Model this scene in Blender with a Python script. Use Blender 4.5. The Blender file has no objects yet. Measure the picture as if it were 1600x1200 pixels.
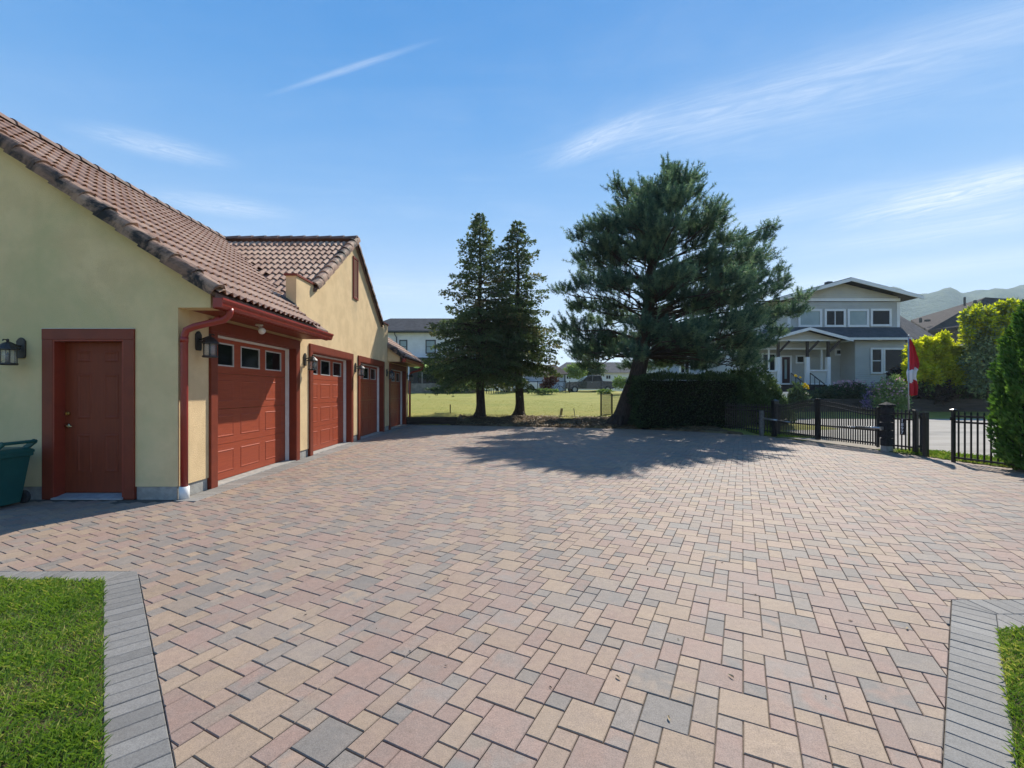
import bpy, bmesh, math, random
import numpy as np
from mathutils import Vector, Matrix
from mathutils.geometry import tessellate_polygon

SC = bpy.context.scene
COL = SC.collection
R = math.radians

# ------------------------------------------------------------------ camera, sky, sun, exposure
EYE = 1.45                        # eye height of the photographer
cam_data = bpy.data.cameras.new('camera')
cam = bpy.data.objects.new('camera', cam_data)
COL.objects.link(cam)
cam.location = (0, 0, EYE)
cam.rotation_euler = (R(90), 0, 0)
cam_data.sensor_fit = 'HORIZONTAL'
cam_data.sensor_width = 36.0
cam_data.lens = 16.0
cam_data.shift_x = 0.00625
cam_data.shift_y = 0.0075
cam_data.clip_start = 0.05
cam_data.clip_end = 9000
SC.camera = cam

SUN_AZ, SUN_EL = 29.0, 44.0       # azimuth from +Y towards +X, elevation
SKY_STRENGTH = 0.085
SUN_STRENGTH = 3.3
SC.view_settings.view_transform = 'Standard'
SC.view_settings.look = 'None'
SC.view_settings.exposure = 1.15
SC.view_settings.gamma = 1.0
SC.view_settings.use_curve_mapping = False
SC.render.engine = 'CYCLES'
SC.cycles.use_denoising = True
SC.cycles.max_bounces = 6
SC.cycles.transparent_max_bounces = 8
SC.cycles.volume_bounces = 1

sun_data = bpy.data.lights.new('sun', 'SUN')
sun_data.energy = SUN_STRENGTH
sun_data.angle = R(0.5)
sun_data.color = (1.0, 0.94, 0.83)
sun = bpy.data.objects.new('sun', sun_data)
COL.objects.link(sun)
sdir = Vector((math.sin(R(SUN_AZ)) * math.cos(R(SUN_EL)), math.cos(R(SUN_AZ)) * math.cos(R(SUN_EL)), math.sin(R(SUN_EL))))
sun.rotation_euler = sdir.to_track_quat('Z', 'Y').to_euler()
sun.location = (20, 30, 40)


class NT:
    """small helper round a node tree"""
    def __init__(s, tree):
        s.t = tree; s.n = tree.nodes; s.l = tree.links
    def node(s, typ, **kw):
        nd = s.n.new(typ)
        for k, v in kw.items(): setattr(nd, k, v)
        return nd
    def put(s, sock, val):
        if isinstance(val, bpy.types.NodeSocket): s.l.new(val, sock)
        elif val is not None: sock.default_value = val
    def math(s, op, a, b=None, c=None, clamp=False):
        nd = s.node('ShaderNodeMath', operation=op, use_clamp=clamp)
        s.put(nd.inputs[0], a)
        if b is not None: s.put(nd.inputs[1], b)
        if c is not None: s.put(nd.inputs[2], c)
        return nd.outputs[0]
    def vmath(s, op, a, b=None):
        nd = s.node('ShaderNodeVectorMath', operation=op)
        s.put(nd.inputs[0], a)
        if b is not None: s.put(nd.inputs[1], b)
        return nd.outputs[0]
    def mix(s, fac, a, b, blend='MIX'):
        nd = s.node('ShaderNodeMix', data_type='RGBA', blend_type=blend)
        s.put(nd.inputs[0], fac); s.put(nd.inputs[6], a); s.put(nd.inputs[7], b)
        return nd.outputs[2]
    def noise(s, vec, scale, detail=4, rough=0.55, dist=0.0):
        nd = s.node('ShaderNodeTexNoise')
        if vec is not None: s.l.new(vec, nd.inputs['Vector'])
        nd.inputs['Scale'].default_value = scale
        nd.inputs['Detail'].default_value = detail
        nd.inputs['Roughness'].default_value = rough
        nd.inputs['Distortion'].default_value = dist
        return nd.outputs[0]
    def ramp(s, fac, lo, hi, a=0.0, b=1.0):
        nd = s.node('ShaderNodeMapRange', interpolation_type='SMOOTHSTEP', clamp=True)
        s.put(nd.inputs[0], fac)
        for i, v in enumerate((lo, hi, a, b)): nd.inputs[1 + i].default_value = v
        return nd.outputs[0]


# ---- sky
world = bpy.data.worlds.new('World')
SC.world = world
world.use_nodes = True
W_ = NT(world.node_tree)
for nd in list(W_.n): W_.n.remove(nd)
sky = W_.node('ShaderNodeTexSky', sky_type='NISHITA', sun_disc=False)
sky.sun_elevation = R(SUN_EL)
sky.sun_rotation = R(SUN_AZ)
sky.altitude = 300
sky.air_density = 1.0
sky.dust_density = 0.35
sky.ozone_density = 2.2
gen = W_.node('ShaderNodeTexCoord').outputs['Generated']
sep = W_.node('ShaderNodeSeparateXYZ'); W_.l.new(gen, sep.inputs[0])
dz = W_.math('MAXIMUM', sep.outputs[2], 0.05)
px = W_.math('DIVIDE', sep.outputs[0], dz)
py = W_.math('DIVIDE', sep.outputs[1], dz)
comb = W_.node('ShaderNodeCombineXYZ'); W_.put(comb.inputs[0], px); W_.put(comb.inputs[1], py)
plane = comb.outputs[0]           # a cloud layer overhead
rot = W_.node('ShaderNodeMapping'); rot.inputs['Rotation'].default_value = (0, 0, R(32)); rot.inputs['Scale'].default_value = (0.35, 1.5, 1)
W_.l.new(plane, rot.inputs[0])
streak = W_.noise(rot.outputs[0], 1.5, 7, 0.6, 0.6)
fluff = W_.noise(plane, 3.2, 8, 0.62, 0.4)
detail = W_.math('MULTIPLY', W_.ramp(streak, 0.34, 0.72), W_.ramp(fluff, 0.2, 0.8))


def wisp(cx, cy, rx, ry, ang, amt, lo=0.25, hi=0.75):
    m = W_.node('ShaderNodeMapping', vector_type='TEXTURE')
    m.inputs['Location'].default_value = (cx, cy, 0)
    m.inputs['Rotation'].default_value = (0, 0, R(ang))
    m.inputs['Scale'].default_value = (rx, ry, 1)
    W_.l.new(plane, m.inputs[0])
    ln = W_.node('ShaderNodeVectorMath', operation='LENGTH'); W_.l.new(m.outputs[0], ln.inputs[0])
    fall = W_.ramp(ln.outputs['Value'], 0.0, 1.0, 1.0, 0.0)
    m2 = W_.node('ShaderNodeMapping'); m2.inputs['Scale'].default_value = (1.3, 2.3, 1)
    W_.l.new(m.outputs[0], m2.inputs[0])
    tex = W_.ramp(W_.noise(m2.outputs[0], 1.5, 10, 0.66, 2.2), lo, hi)
    return W_.math('MULTIPLY', W_.math('MULTIPLY', fall, tex), amt)


cover = W_.math('MULTIPLY', detail, 0.09)
for args in ((2.32, 2.30, 0.75, 0.42, -50, 0.9, 0.2, 0.75), (2.9, 2.6, 1.5, 0.55, -42, 0.45, 0.1, 0.85), (0.36, 1.82, 0.36, 0.13, -50, 0.42, 0.15, 0.75), (0.80, 1.62, 1.05, 0.26, -27, 0.36, 0.25, 0.85), (1.10, 1.55, 1.2, 0.48, -27, 0.24, 0.1, 0.9), (1.6, 1.05, 1.0, 0.22, -30, 0.25, 0.1, 0.8),
             (-1.42, 1.86, 0.34, 0.17, -150, 0.42, 0.15, 0.75), (-1.53, 2.45, 0.48, 0.24, -160, 0.40, 0.15, 0.75), (1.6, 2.5, 1.3, 0.32, -35, 0.28, 0.1, 0.85), (3.2, 4.0, 2.4, 0.7, -40, 0.42, 0.0, 0.9), (-1.0, 4.5, 2.4, 1.0, 10, 0.35, 0.1, 0.9), (0.9, 3.6, 1.6, 0.5, -30, 0.22, 0.1, 0.9),
             (-0.50, 1.415, 0.40, 0.021, -21.8, 0.36, 0.1, 0.8)):
    cover = W_.math('ADD', cover, wisp(*args))
cover = W_.math('MINIMUM', cover, 0.8)
hsv = W_.node('ShaderNodeHueSaturation'); hsv.inputs['Saturation'].default_value = 1.15; hsv.inputs['Value'].default_value = 1.0
W_.l.new(sky.outputs[0], hsv.inputs['Color'])
# the clear-sky gradient of the photograph, the same all the way round, blended over the Nishita sky
el = W_.node('ShaderNodeValToRGB'); cr = el.color_ramp; cr.interpolation = 'B_SPLINE'
W_.l.new(sep.outputs[2], el.inputs[0])
STOPS = ((0.0, (0.74, 0.79, 0.85)), (0.14, (0.47, 0.61, 0.82)), (0.36, (0.14, 0.36, 0.71)), (0.62, (0.006, 0.20, 0.575)), (1.0, (0.008, 0.16, 0.50)))
for i, (p_, c_) in enumerate(STOPS):
    e_ = cr.elements[i] if i < 2 else cr.elements.new(p_)
    e_.position = p_; e_.color = (*c_, 1)
gain = 1.22 / (SKY_STRENGTH * 2 ** SC.view_settings.exposure)
gcol = W_.mix(1.0, el.outputs[0], (gain, gain, gain, 1), 'MULTIPLY')
base = W_.mix(0.95, hsv.outputs[0], gcol)
skycol = W_.mix(cover, base, (0.86 * gain, 0.89 * gain, 0.95 * gain, 1))
bg = W_.node('ShaderNodeBackground'); bg.inputs[1].default_value = SKY_STRENGTH
W_.l.new(skycol, bg.inputs[0])
wo = W_.node('ShaderNodeOutputWorld'); W_.l.new(bg.outputs[0], wo.inputs[0])


# ------------------------------------------------------------------ helpers
def P(px_, py_, Y):
    """photo pixel (1600 wide) at distance Y -> a point of the place"""
    return ((px_ - 790) * Y / 711.1, Y, EYE + (612 - py_) * Y / 711.1)


def tag(o, label=None, cat=None, group=None, kind=None):
    if label: o['label'] = label
    if cat: o['category'] = cat
    if group: o['group'] = group
    if kind: o['kind'] = kind
    return o


def empty(name, loc=(0, 0, 0), rz=0.0, parent=None):
    o = bpy.data.objects.new(name, None)
    COL.objects.link(o)
    o.location = loc
    o.rotation_euler = (0, 0, rz)
    if parent: o.parent = parent
    return o


def wloc(o):
    v = Vector((0, 0, 0))
    while o is not None:
        v += o.location; o = o.parent
    return v


def link(name, me, material, parent=None, loc=None):
    o = bpy.data.objects.new(name, me)
    COL.objects.link(o)
    if material and not me.materials: me.materials.append(material)
    if parent: o.parent = parent
    if loc is not None: o.location = loc
    return o


def set_tone(me, vals, name='tone'):
    a = me.attributes.new(name, 'FLOAT', 'FACE')
    a.data.foreach_set('value', np.asarray(vals, dtype=np.float32))


def set_col(me, vals, name):
    a = me.attributes.new(name, 'FLOAT_COLOR', 'FACE')
    v = np.ones((len(vals), 4), dtype=np.float32); v[:, :3] = vals
    a.data.foreach_set('color', v.ravel())


def fast_mesh(name, V, k, tone=None):
    """V: (faces*k, 3) loose k-gons"""
    V = np.asarray(V, dtype=np.float32).reshape(-1, 3)
    nf = len(V) // k
    me = bpy.data.meshes.new(name)
    me.vertices.add(len(V)); me.vertices.foreach_set('co', V.ravel())
    me.loops.add(len(V)); me.loops.foreach_set('vertex_index', np.arange(len(V), dtype=np.int32))
    me.polygons.add(nf); me.polygons.foreach_set('loop_start', np.arange(0, len(V), k, dtype=np.int32))
    me.update(calc_edges=True)
    if tone is not None: set_tone(me, tone)
    return me


class MB:
    def __init__(s): s.v = []; s.f = []
    def add(s, vs, fs):
        o = len(s.v); s.v += [tuple(q) for q in vs]; s.f += [tuple(i + o for i in f) for f in fs]; return s
    def box(s, x0, y0, z0, x1, y1, z1):
        if x0 > x1: x0, x1 = x1, x0
        if y0 > y1: y0, y1 = y1, y0
        if z0 > z1: z0, z1 = z1, z0
        return s.add([(x0, y0, z0), (x1, y0, z0), (x1, y1, z0), (x0, y1, z0), (x0, y0, z1), (x1, y0, z1), (x1, y1, z1), (x0, y1, z1)],
                     [(3, 2, 1, 0), (4, 5, 6, 7), (0, 1, 5, 4), (1, 2, 6, 5), (2, 3, 7, 6), (3, 0, 4, 7)])
    def hexa(s, p):                       # 8 corners in box order
        return s.add(p, [(3, 2, 1, 0), (4, 5, 6, 7), (0, 1, 5, 4), (1, 2, 6, 5), (2, 3, 7, 6), (3, 0, 4, 7)])
    def prism(s, poly, fn, a, b):
        """polygon (concave allowed) of 2-D points, fn(u, v, w) -> 3-D, between w = a and w = b"""
        n = len(poly)
        tris = tessellate_polygon([[Vector((p[0], p[1], 0)) for p in poly]])
        vs = [fn(p[0], p[1], a) for p in poly] + [fn(p[0], p[1], b) for p in poly]
        fs = [tuple(t) for t in tris] + [tuple(i + n for i in reversed(t)) for t in tris]
        fs += [(i, (i + 1) % n, (i + 1) % n + n, i + n) for i in range(n)]
        return s.add(vs, fs)
    def tube(s, pts, r, n=8, caps=True):
        pts = [Vector(p) for p in pts]
        if not hasattr(r, '__len__'): r = [r] * len(pts)
        base = len(s.v); a = None
        for i, p in enumerate(pts):
            d = (pts[min(i + 1, len(pts) - 1)] - pts[max(i - 1, 0)])
            d = d.normalized() if d.length > 1e-9 else Vector((0, 0, 1))
            a = d.orthogonal() if a is None else a - d * a.dot(d)
            if a.length < 1e-6: a = d.orthogonal()
            a.normalize(); b = d.cross(a)
            for k in range(n):
                t = 2 * math.pi * k / n
                q = p + (a * math.cos(t) + b * math.sin(t)) * r[i]
                s.v.append(tuple(q))
        for i in range(len(pts) - 1):
            for k in range(n):
                k2 = (k + 1) % n
                s.f.append((base + i * n + k, base + i * n + k2, base + (i + 1) * n + k2, base + (i + 1) * n + k))
        if caps:
            s.f.append(tuple(base + k for k in reversed(range(n))))
            s.f.append(tuple(base + (len(pts) - 1) * n + k for k in range(n)))
        return s
    def bar(s, p, q, w, h=None):
        """square bar from p to q"""
        h = h or w
        p, q = Vector(p), Vector(q); d = (q - p).normalized()
        up = Vector((0, 0, 1)) if abs(d.z) < 0.95 else Vector((0, 1, 0))
        a = d.cross(up).normalized() * (w / 2); b = a.cross(d).normalized() * (h / 2)
        return s.hexa([p - a - b, p + a - b, q + a - b, q - a - b, p - a + b, p + a + b, q + a + b, q - a + b])
    def lathe(s, prof, c=(0, 0, 0), n=16, axis='z'):
        base = len(s.v)
        for (r, z) in prof:
            for k in range(n):
                t = 2 * math.pi * k / n
                x, y = r * math.cos(t), r * math.sin(t)
                q = (x, y, z) if axis == 'z' else ((z, x, y) if axis == 'x' else (x, z, y))
                s.v.append((c[0] + q[0], c[1] + q[1], c[2] + q[2]))
        for i in range(len(prof) - 1):
            for k in range(n):
                k2 = (k + 1) % n
                s.f.append((base + i * n + k, base + i * n + k2, base + (i + 1) * n + k2, base + (i + 1) * n + k))
        s.f.append(tuple(base + k for k in reversed(range(n))))
        s.f.append(tuple(base + (len(prof) - 1) * n + k for k in range(n)))
        return s
    def ring(s, c, rad, r, n=20, m=6, axis='x'):
        base = len(s.v)
        for i in range(n):
            t = 2 * math.pi * i / n
            for j in range(m):
                u = 2 * math.pi * j / m
                rr = rad + r * math.cos(u); w = r * math.sin(u)
                a, b = rr * math.cos(t), rr * math.sin(t)
                q = (w, a, b) if axis == 'x' else ((a, w, b) if axis == 'y' else (a, b, w))
                s.v.append((c[0] + q[0], c[1] + q[1], c[2] + q[2]))
        for i in range(n):
            for j in range(m):
                s.f.append((base + i * m + j, base + ((i + 1) % n) * m + j, base + ((i + 1) % n) * m + (j + 1) % m, base + i * m + (j + 1) % m))
        return s
    def mesh(s, name, off=(0, 0, 0), smooth=False):
        me = bpy.data.meshes.new(name)
        vs = [(x - off[0], y - off[1], z - off[2]) for x, y, z in s.v]
        me.from_pydata(vs, [], s.f)
        bm = bmesh.new(); bm.from_mesh(me)
        bmesh.ops.recalc_face_normals(bm, faces=bm.faces)
        bm.to_mesh(me); bm.free()
        if smooth: me.shade_smooth()
        me.update()
        return me
    def build(s, name, material, parent=None, smooth=False, bevel=0.0, world=True):
        off = wloc(parent) if (parent is not None and world) else (0, 0, 0)
        o = link(name, s.mesh(name, off, smooth), material, parent)
        if bevel:
            b = o.modifiers.new('bevel', 'BEVEL'); b.width = bevel; b.segments = 2; b.limit_method = 'ANGLE'; b.angle_limit = R(40)
        return o


def copy_tree(o, parent=None):
    c = o.copy(); COL.objects.link(c)
    c.parent = parent
    for ch in list(o.children): copy_tree(ch, c)
    return c


# ------------------------------------------------------------------ materials
MATS = {}


def M(name, c1, c2=None, scale=4.0, rough=0.7, bump=0.0, bscale=60.0, spec=0.4, metal=0.0, c3=None, s3=0.8, lo3=0.55, hi3=0.75, stretch=(1, 1, 1), bdist=0.01, world=False, mix=(0.35, 0.65), coat=0.0):
    if name in MATS: return MATS[name]
    m = bpy.data.materials.new(name); m.use_nodes = True
    t = NT(m.node_tree)
    b = t.n['Principled BSDF']
    if world: vec = t.node('ShaderNodeNewGeometry').outputs['Position']
    else: vec = t.node('ShaderNodeTexCoord').outputs['Object']
    mp = t.node('ShaderNodeMapping'); mp.inputs['Scale'].default_value = stretch
    t.l.new(vec, mp.inputs[0]); vec = mp.outputs[0]
    col = (*c1, 1)
    if c2 is not None:
        col = t.mix(t.ramp(t.noise(vec, scale, 6, 0.6), *mix), (*c1, 1), (*c2, 1))
    if c3 is not None:
        col = t.mix(t.ramp(t.noise(vec, s3, 5, 0.6, 0.3), lo3, hi3), col, (*c3, 1))
    t.put(b.inputs['Base Color'], col)
    b.inputs['Roughness'].default_value = rough
    b.inputs['Specular IOR Level'].default_value = spec
    b.inputs['Metallic'].default_value = metal
    if coat: b.inputs['Coat Weight'].default_value = coat
    if bump:
        bp = t.node('ShaderNodeBump'); bp.inputs['Strength'].default_value = bump; bp.inputs['Distance'].default_value = bdist
        t.l.new(t.noise(vec, bscale, 5, 0.6), bp.inputs['Height'])
        t.l.new(bp.outputs[0], b.inputs['Normal'])
    MATS[name] = m
    return m


def leaf_mat(name, dark, mid, light, transl=0.4, tcol=None, rough=0.55, spec=0.25):
    m = bpy.data.materials.new(name); m.use_nodes = True
    t = NT(m.node_tree); b = t.n['Principled BSDF']; out = t.n['Material Output']
    at = t.node('ShaderNodeAttribute', attribute_name='tone')
    f = at.outputs['Fac']
    col = t.mix(t.ramp(f, 0.0, 0.5), (*dark, 1), (*mid, 1))
    col = t.mix(t.ramp(f, 0.5, 1.0), col, (*light, 1))
    t.put(b.inputs['Base Color'], col)
    b.inputs['Roughness'].default_value = rough
    b.inputs['Specular IOR Level'].default_value = spec
    tr = t.node('ShaderNodeBsdfTranslucent')
    t.put(tr.inputs[0], t.mix(1.0, col, (*(tcol or (1.0, 1.0, 0.7)), 1), 'MULTIPLY'))
    mx = t.node('ShaderNodeMixShader'); mx.inputs[0].default_value = transl
    t.l.new(b.outputs[0], mx.inputs[1]); t.l.new(tr.outputs[0], mx.inputs[2])
    t.l.new(mx.outputs[0], out.inputs[0])
    return m


def paver_mat(name):
    m = bpy.data.materials.new(name); m.use_nodes = True
    t = NT(m.node_tree); b = t.n['Principled BSDF']
    pos = t.node('ShaderNodeNewGeometry').outputs['Position']
    ca = t.node('ShaderNodeAttribute', attribute_name='ca').outputs['Color']
    cb = t.node('ShaderNodeAttribute', attribute_name='cb').outputs['Color']
    col = t.mix(t.ramp(t.noise(pos, 7.0, 4, 0.55, 0.4), 0.36, 0.66), ca, cb)
    grain = t.math('MULTIPLY', t.ramp(t.noise(pos, 170.0, 4, 0.75), 0.28, 0.72, 0.72, 1.26), t.ramp(t.noise(pos, 75.0, 2, 0.5), 0.30, 0.42, 0.86, 1.0))
    g2 = t.ramp(t.noise(pos, 28.0, 4, 0.6), 0.25, 0.75, 0.9, 1.08)
    gg = t.math('MULTIPLY', grain, g2)
    cc = t.node('ShaderNodeCombineXYZ'); [t.put(cc.inputs[i], gg) for i in range(3)]
    col = t.mix(1.0, col, cc.outputs[0], 'MULTIPLY')
    dust = t.ramp(t.noise(pos, 0.9, 6, 0.65, 0.3), 0.4, 0.85, 0.0, 0.4)
    col = t.mix(dust, col, (0.27, 0.235, 0.205, 1))
    col = t.mix(t.ramp(t.noise(pos, 0.33, 6, 0.7, 0.6), 0.48, 0.78, 0.0, 0.32), col, (0.15, 0.125, 0.105, 1))
    t.put(b.inputs['Base Color'], col)
    b.inputs['Roughness'].default_value = 0.72
    b.inputs['Specular IOR Level'].default_value = 0.35
    bp = t.node('ShaderNodeBump'); bp.inputs['Strength'].default_value = 0.35; bp.inputs['Distance'].default_value = 0.003
    t.l.new(t.noise(pos, 190.0, 4, 0.65), bp.inputs['Height']); t.l.new(bp.outputs[0], b.inputs['Normal'])
    return m


def siding_mat(name, c1, c2, pitch=0.14):
    """lapped boards on a far house: relief and a fine dark line under every lap"""
    m = bpy.data.materials.new(name); m.use_nodes = True
    t = NT(m.node_tree); b = t.n['Principled BSDF']
    pos = t.node('ShaderNodeNewGeometry').outputs['Position']
    sp = t.node('ShaderNodeSeparateXYZ'); t.l.new(pos, sp.inputs[0])
    fr = t.math('FRACT', t.math('DIVIDE', sp.outputs[2], pitch))
    col = t.mix(t.ramp(t.noise(pos, 1.4, 5), 0.3, 0.7), (*c1, 1), (*c2, 1))
    t.put(b.inputs['Base Color'], col)
    b.inputs['Roughness'].default_value = 0.6
    bp = t.node('ShaderNodeBump'); bp.inputs['Strength'].default_value = 1.0; bp.inputs['Distance'].default_value = 0.03
    t.l.new(t.math('SUBTRACT', 1.0, fr), bp.inputs['Height']); t.l.new(bp.outputs[0], b.inputs['Normal'])
    return m


def shingle_mat(name, c1, c2):
    m = bpy.data.materials.new(name); m.use_nodes = True
    t = NT(m.node_tree); b = t.n['Principled BSDF']
    pos = t.node('ShaderNodeNewGeometry').outputs['Position']
    f = t.math('ADD', t.math('MULTIPLY', t.noise(pos, 2.2, 3), 0.5), t.math('MULTIPLY', t.noise(pos, 14.0, 3, 0.7), 0.5))
    t.put(b.inputs['Base Color'], t.mix(t.ramp(f, 0.36, 0.64), (*c1, 1), (*c2, 1)))
    b.inputs['Roughness'].default_value = 0.95; b.inputs['Specular IOR Level'].default_value = 0.08
    sp = t.node('ShaderNodeSeparateXYZ'); t.l.new(pos, sp.inputs[0])
    fr = t.math('FRACT', t.math('DIVIDE', sp.outputs[2], 0.07))
    bp = t.node('ShaderNodeBump'); bp.inputs['Strength'].default_value = 0.8; bp.inputs['Distance'].default_value = 0.02
    t.l.new(t.math('ADD', t.math('SUBTRACT', 1.0, fr), t.noise(pos, 30, 3)), bp.inputs['Height']); t.l.new(bp.outputs[0], b.inputs['Normal'])
    return m


m_stucco = M('stucco', (0.71, 0.525, 0.295), (0.62, 0.45, 0.25), 2.2, 0.9, 0.6, 85, 0.2, c3=(0.47, 0.36, 0.22), s3=0.7, lo3=0.5, hi3=0.8, bdist=0.012)
m_red = M('red_paint', (0.27, 0.042, 0.02), (0.23, 0.034, 0.017), 6, 0.5, 0.15, 120, 0.4)
m_reddark = M('red_trim_paint', (0.19, 0.030, 0.011), (0.16, 0.025, 0.009), 5, 0.5, 0.12, 90, 0.4)
m_gutter = M('gutter_paint', (0.28, 0.028, 0.018), (0.245, 0.025, 0.017), 5, 0.38, 0, 60, 0.5)
m_doorred = M('garage_door_paint', (0.335, 0.060, 0.022), (0.28, 0.047, 0.018), 9, 0.5, 0.25, 40, 0.4, stretch=(1, 0.35, 6), bdist=0.004, c3=(0.25, 0.042, 0.017), s3=2.0, lo3=0.55, hi3=0.75)
m_sidedoor = M('side_door_paint', (0.20, 0.037, 0.013), (0.17, 0.031, 0.011), 6, 0.55, 0.2, 70, 0.35, stretch=(4, 1, 0.5), bdist=0.004)
m_gablestucco = M('shade_lifted_algae_stucco', (0.75, 0.575, 0.33), (0.66, 0.50, 0.28), 2.2, 0.9, 0.6, 85, 0.2, c3=(0.54, 0.47, 0.255), s3=0.75, lo3=0.38, hi3=0.75, bdist=0.012)  # stucco lightened in colour to lift the gable's shade, with greenish algae mottling
m_white = M('white_paint', (0.74, 0.73, 0.70), (0.66, 0.65, 0.62), 4, 0.55, 0.05, 50)
m_concrete = M('concrete', (0.36, 0.35, 0.32), (0.27, 0.26, 0.24), 9, 0.9, 0.5, 70, 0.2, c3=(0.22, 0.21, 0.19), s3=3)
m_black = M('black_metal', (0.014, 0.014, 0.015), (0.024, 0.023, 0.023), 8, 0.30, 0.08, 120, 0.5)
m_iron = M('lantern_metal', (0.02, 0.018, 0.017), (0.03, 0.026, 0.023), 20, 0.5, 0.1, 150, 0.5)
m_glassdark = M('window_glass', (0.004, 0.005, 0.006), (0.008, 0.008, 0.009), 1.2, 0.06, 0, 50, 0.22)
m_lampglass = M('lamp_glass', (0.40, 0.41, 0.40), (0.30, 0.31, 0.31), 14, 0.18, 0, 50, 0.6)
m_lampglass = bpy.data.materials.new('clear_lamp_glass'); m_lampglass.use_nodes = True
_t = NT(m_lampglass.node_tree); _b = _t.n['Principled BSDF']; _b.inputs['Base Color'].default_value = (0.5, 0.5, 0.48, 1); _b.inputs['Roughness'].default_value = 0.12
_x = _t.node('ShaderNodeMixShader'); _x.inputs[0].default_value = 0.34; _tr = _t.node('ShaderNodeBsdfTransparent')
_t.l.new(_tr.outputs[0], _x.inputs[1]); _t.l.new(_b.outputs[0], _x.inputs[2]); _t.l.new(_x.outputs[0], _t.n['Material Output'].inputs[0])
m_brass = M('brass', (0.55, 0.42, 0.20), (0.45, 0.34, 0.17), 20, 0.25, 0, 50, 0.5, metal=1.0)
m_steel = M('galvanised_steel', (0.42, 0.43, 0.44), (0.34, 0.35, 0.36), 12, 0.38, 0, 50, 0.5, metal=0.9)
m_alu = M('door_window_frame', (0.52, 0.50, 0.47), (0.44, 0.42, 0.40), 12, 0.45)
m_tile = None


def tile_mat(name, cols, stain):
    m = bpy.data.materials.new(name); m.use_nodes = True
    t = NT(m.node_tree); b = t.n['Principled BSDF']
    pos = t.node('ShaderNodeNewGeometry').outputs['Position']
    tone = t.node('ShaderNodeAttribute', attribute_name='tone').outputs['Fac']
    rnd = t.node('ShaderNodeObjectInfo').outputs['Random']
    k = t.math('FRACT', t.math('ADD', tone, rnd))
    c = t.mix(t.ramp(k, 0.0, 0.5), (*cols[0], 1), (*cols[1], 1))
    c = t.mix(t.ramp(k, 0.5, 1.0), c, (*cols[2], 1))
    c = t.mix(t.ramp(t.noise(pos, 5.5, 5, 0.6, 0.4), 0.5, 0.75, 0.0, 0.75), c, (*cols[3], 1))
    c = t.mix(t.ramp(t.noise(pos, 2.6, 7, 0.72, 0.5), 0.62 - 0.2 * stain, 0.80 - 0.2 * stain, 0.0, min(1.0, stain + 0.1)), c, (0.022, 0.018, 0.016, 1))
    t.put(b.inputs['Base Color'], c)
    b.inputs['Roughness'].default_value = 0.75; b.inputs['Specular IOR Level'].default_value = 0.3
    bp = t.node('ShaderNodeBump'); bp.inputs['Strength'].default_value = 0.3; bp.inputs['Distance'].default_value = 0.004
    t.l.new(t.noise(pos, 120, 4), bp.inputs['Height']); t.l.new(bp.outputs[0], b.inputs['Normal'])
    return m


m_tile = tile_mat('roof_tile_concrete', ((0.31, 0.18, 0.125), (0.375, 0.23, 0.165), (0.43, 0.28, 0.20), (0.24, 0.135, 0.095)), 0.22)
m_rake = tile_mat('rake_tile_concrete', ((0.25, 0.14, 0.095), (0.32, 0.195, 0.135), (0.37, 0.235, 0.165), (0.20, 0.11, 0.078)), 0.95)
m_ridge = tile_mat('ridge_tile_concrete', ((0.15, 0.095, 0.075), (0.18, 0.11, 0.09), (0.22, 0.14, 0.11), (0.09, 0.06, 0.05)), 0.6)
m_paver = paver_mat('clay_toned_paver')
m_joint = M('joint_sand', (0.10, 0.085, 0.07), (0.15, 0.128, 0.105), 30, 0.95, 0.5, 200, 0.1, world=True)

# ------------------------------------------------------------------ terrain
EDGE = [(-9.0, 20.6), (-4.5, 20.2), (2.07, 18.45), (5.2, 17.5), (7.2, 16.2), (8.45, 14.9), (9.22, 11.1), (9.38, 9.4), (9.62, 8.0), (10.6, 6.4), (14.0, 4.0)]


def sstep(a, b, x):
    t = min(1.0, max(0.0, (x - a) / (b - a))); return t * t * (3 - 2 * t)


def edge_y(x):
    for (x0, y0), (x1, y1) in zip(EDGE, EDGE[1:]):
        if x <= x1: return y0 + (y1 - y0) * (x - x0) / (x1 - x0)
    return EDGE[-1][1]


def lawn_h(x, y):
    d = y - edge_y(min(x, 7.0))
    left = 0.33 + 0.040 * max(0.0, d) if d > 0.55 else -0.08
    right = 0.03 + 0.22 * sstep(0.0, 2.4, d) + 0.042 * max(0.0, d - 1.5)
    k = sstep(-2.7, -1.9, x)
    h = left * (1 - k) + right * k
    return min(h, 1.62)


def ground_h(x, y):
    if y < 6.2 and x < 12: return -0.12
    inside = y < edge_y(x)
    road = -0.03
    if x > 9.0 + 0.0:
        far = road if y < 25 else road + 0.25 * sstep(25, 28.0, y)
        if y >= 28.15: far = 0.95 + 0.5 * sstep(30, 45, y)
        if y > 60: far = 1.5
        if inside: return -0.12
        if x > 14 or y < 17.2: return far
        k = sstep(10.0, 14.0, x)
        return lawn_h(x, y) * (1 - k) + far * k if y > 17.2 else far
    if inside: return -0.12
    return lawn_h(x, y) - 0.05


def axis(lo, hi, step, far, grow=1.35):
    a = list(np.arange(lo, hi + 1e-6, step)); s = step; v = a[-1]
    while v < far: s *= grow; v += s; a.append(v)
    s = step; v = a[0]; pre = []
    while v > -far: s *= grow; v -= s; pre.append(v)
    return pre[::-1] + a


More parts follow.
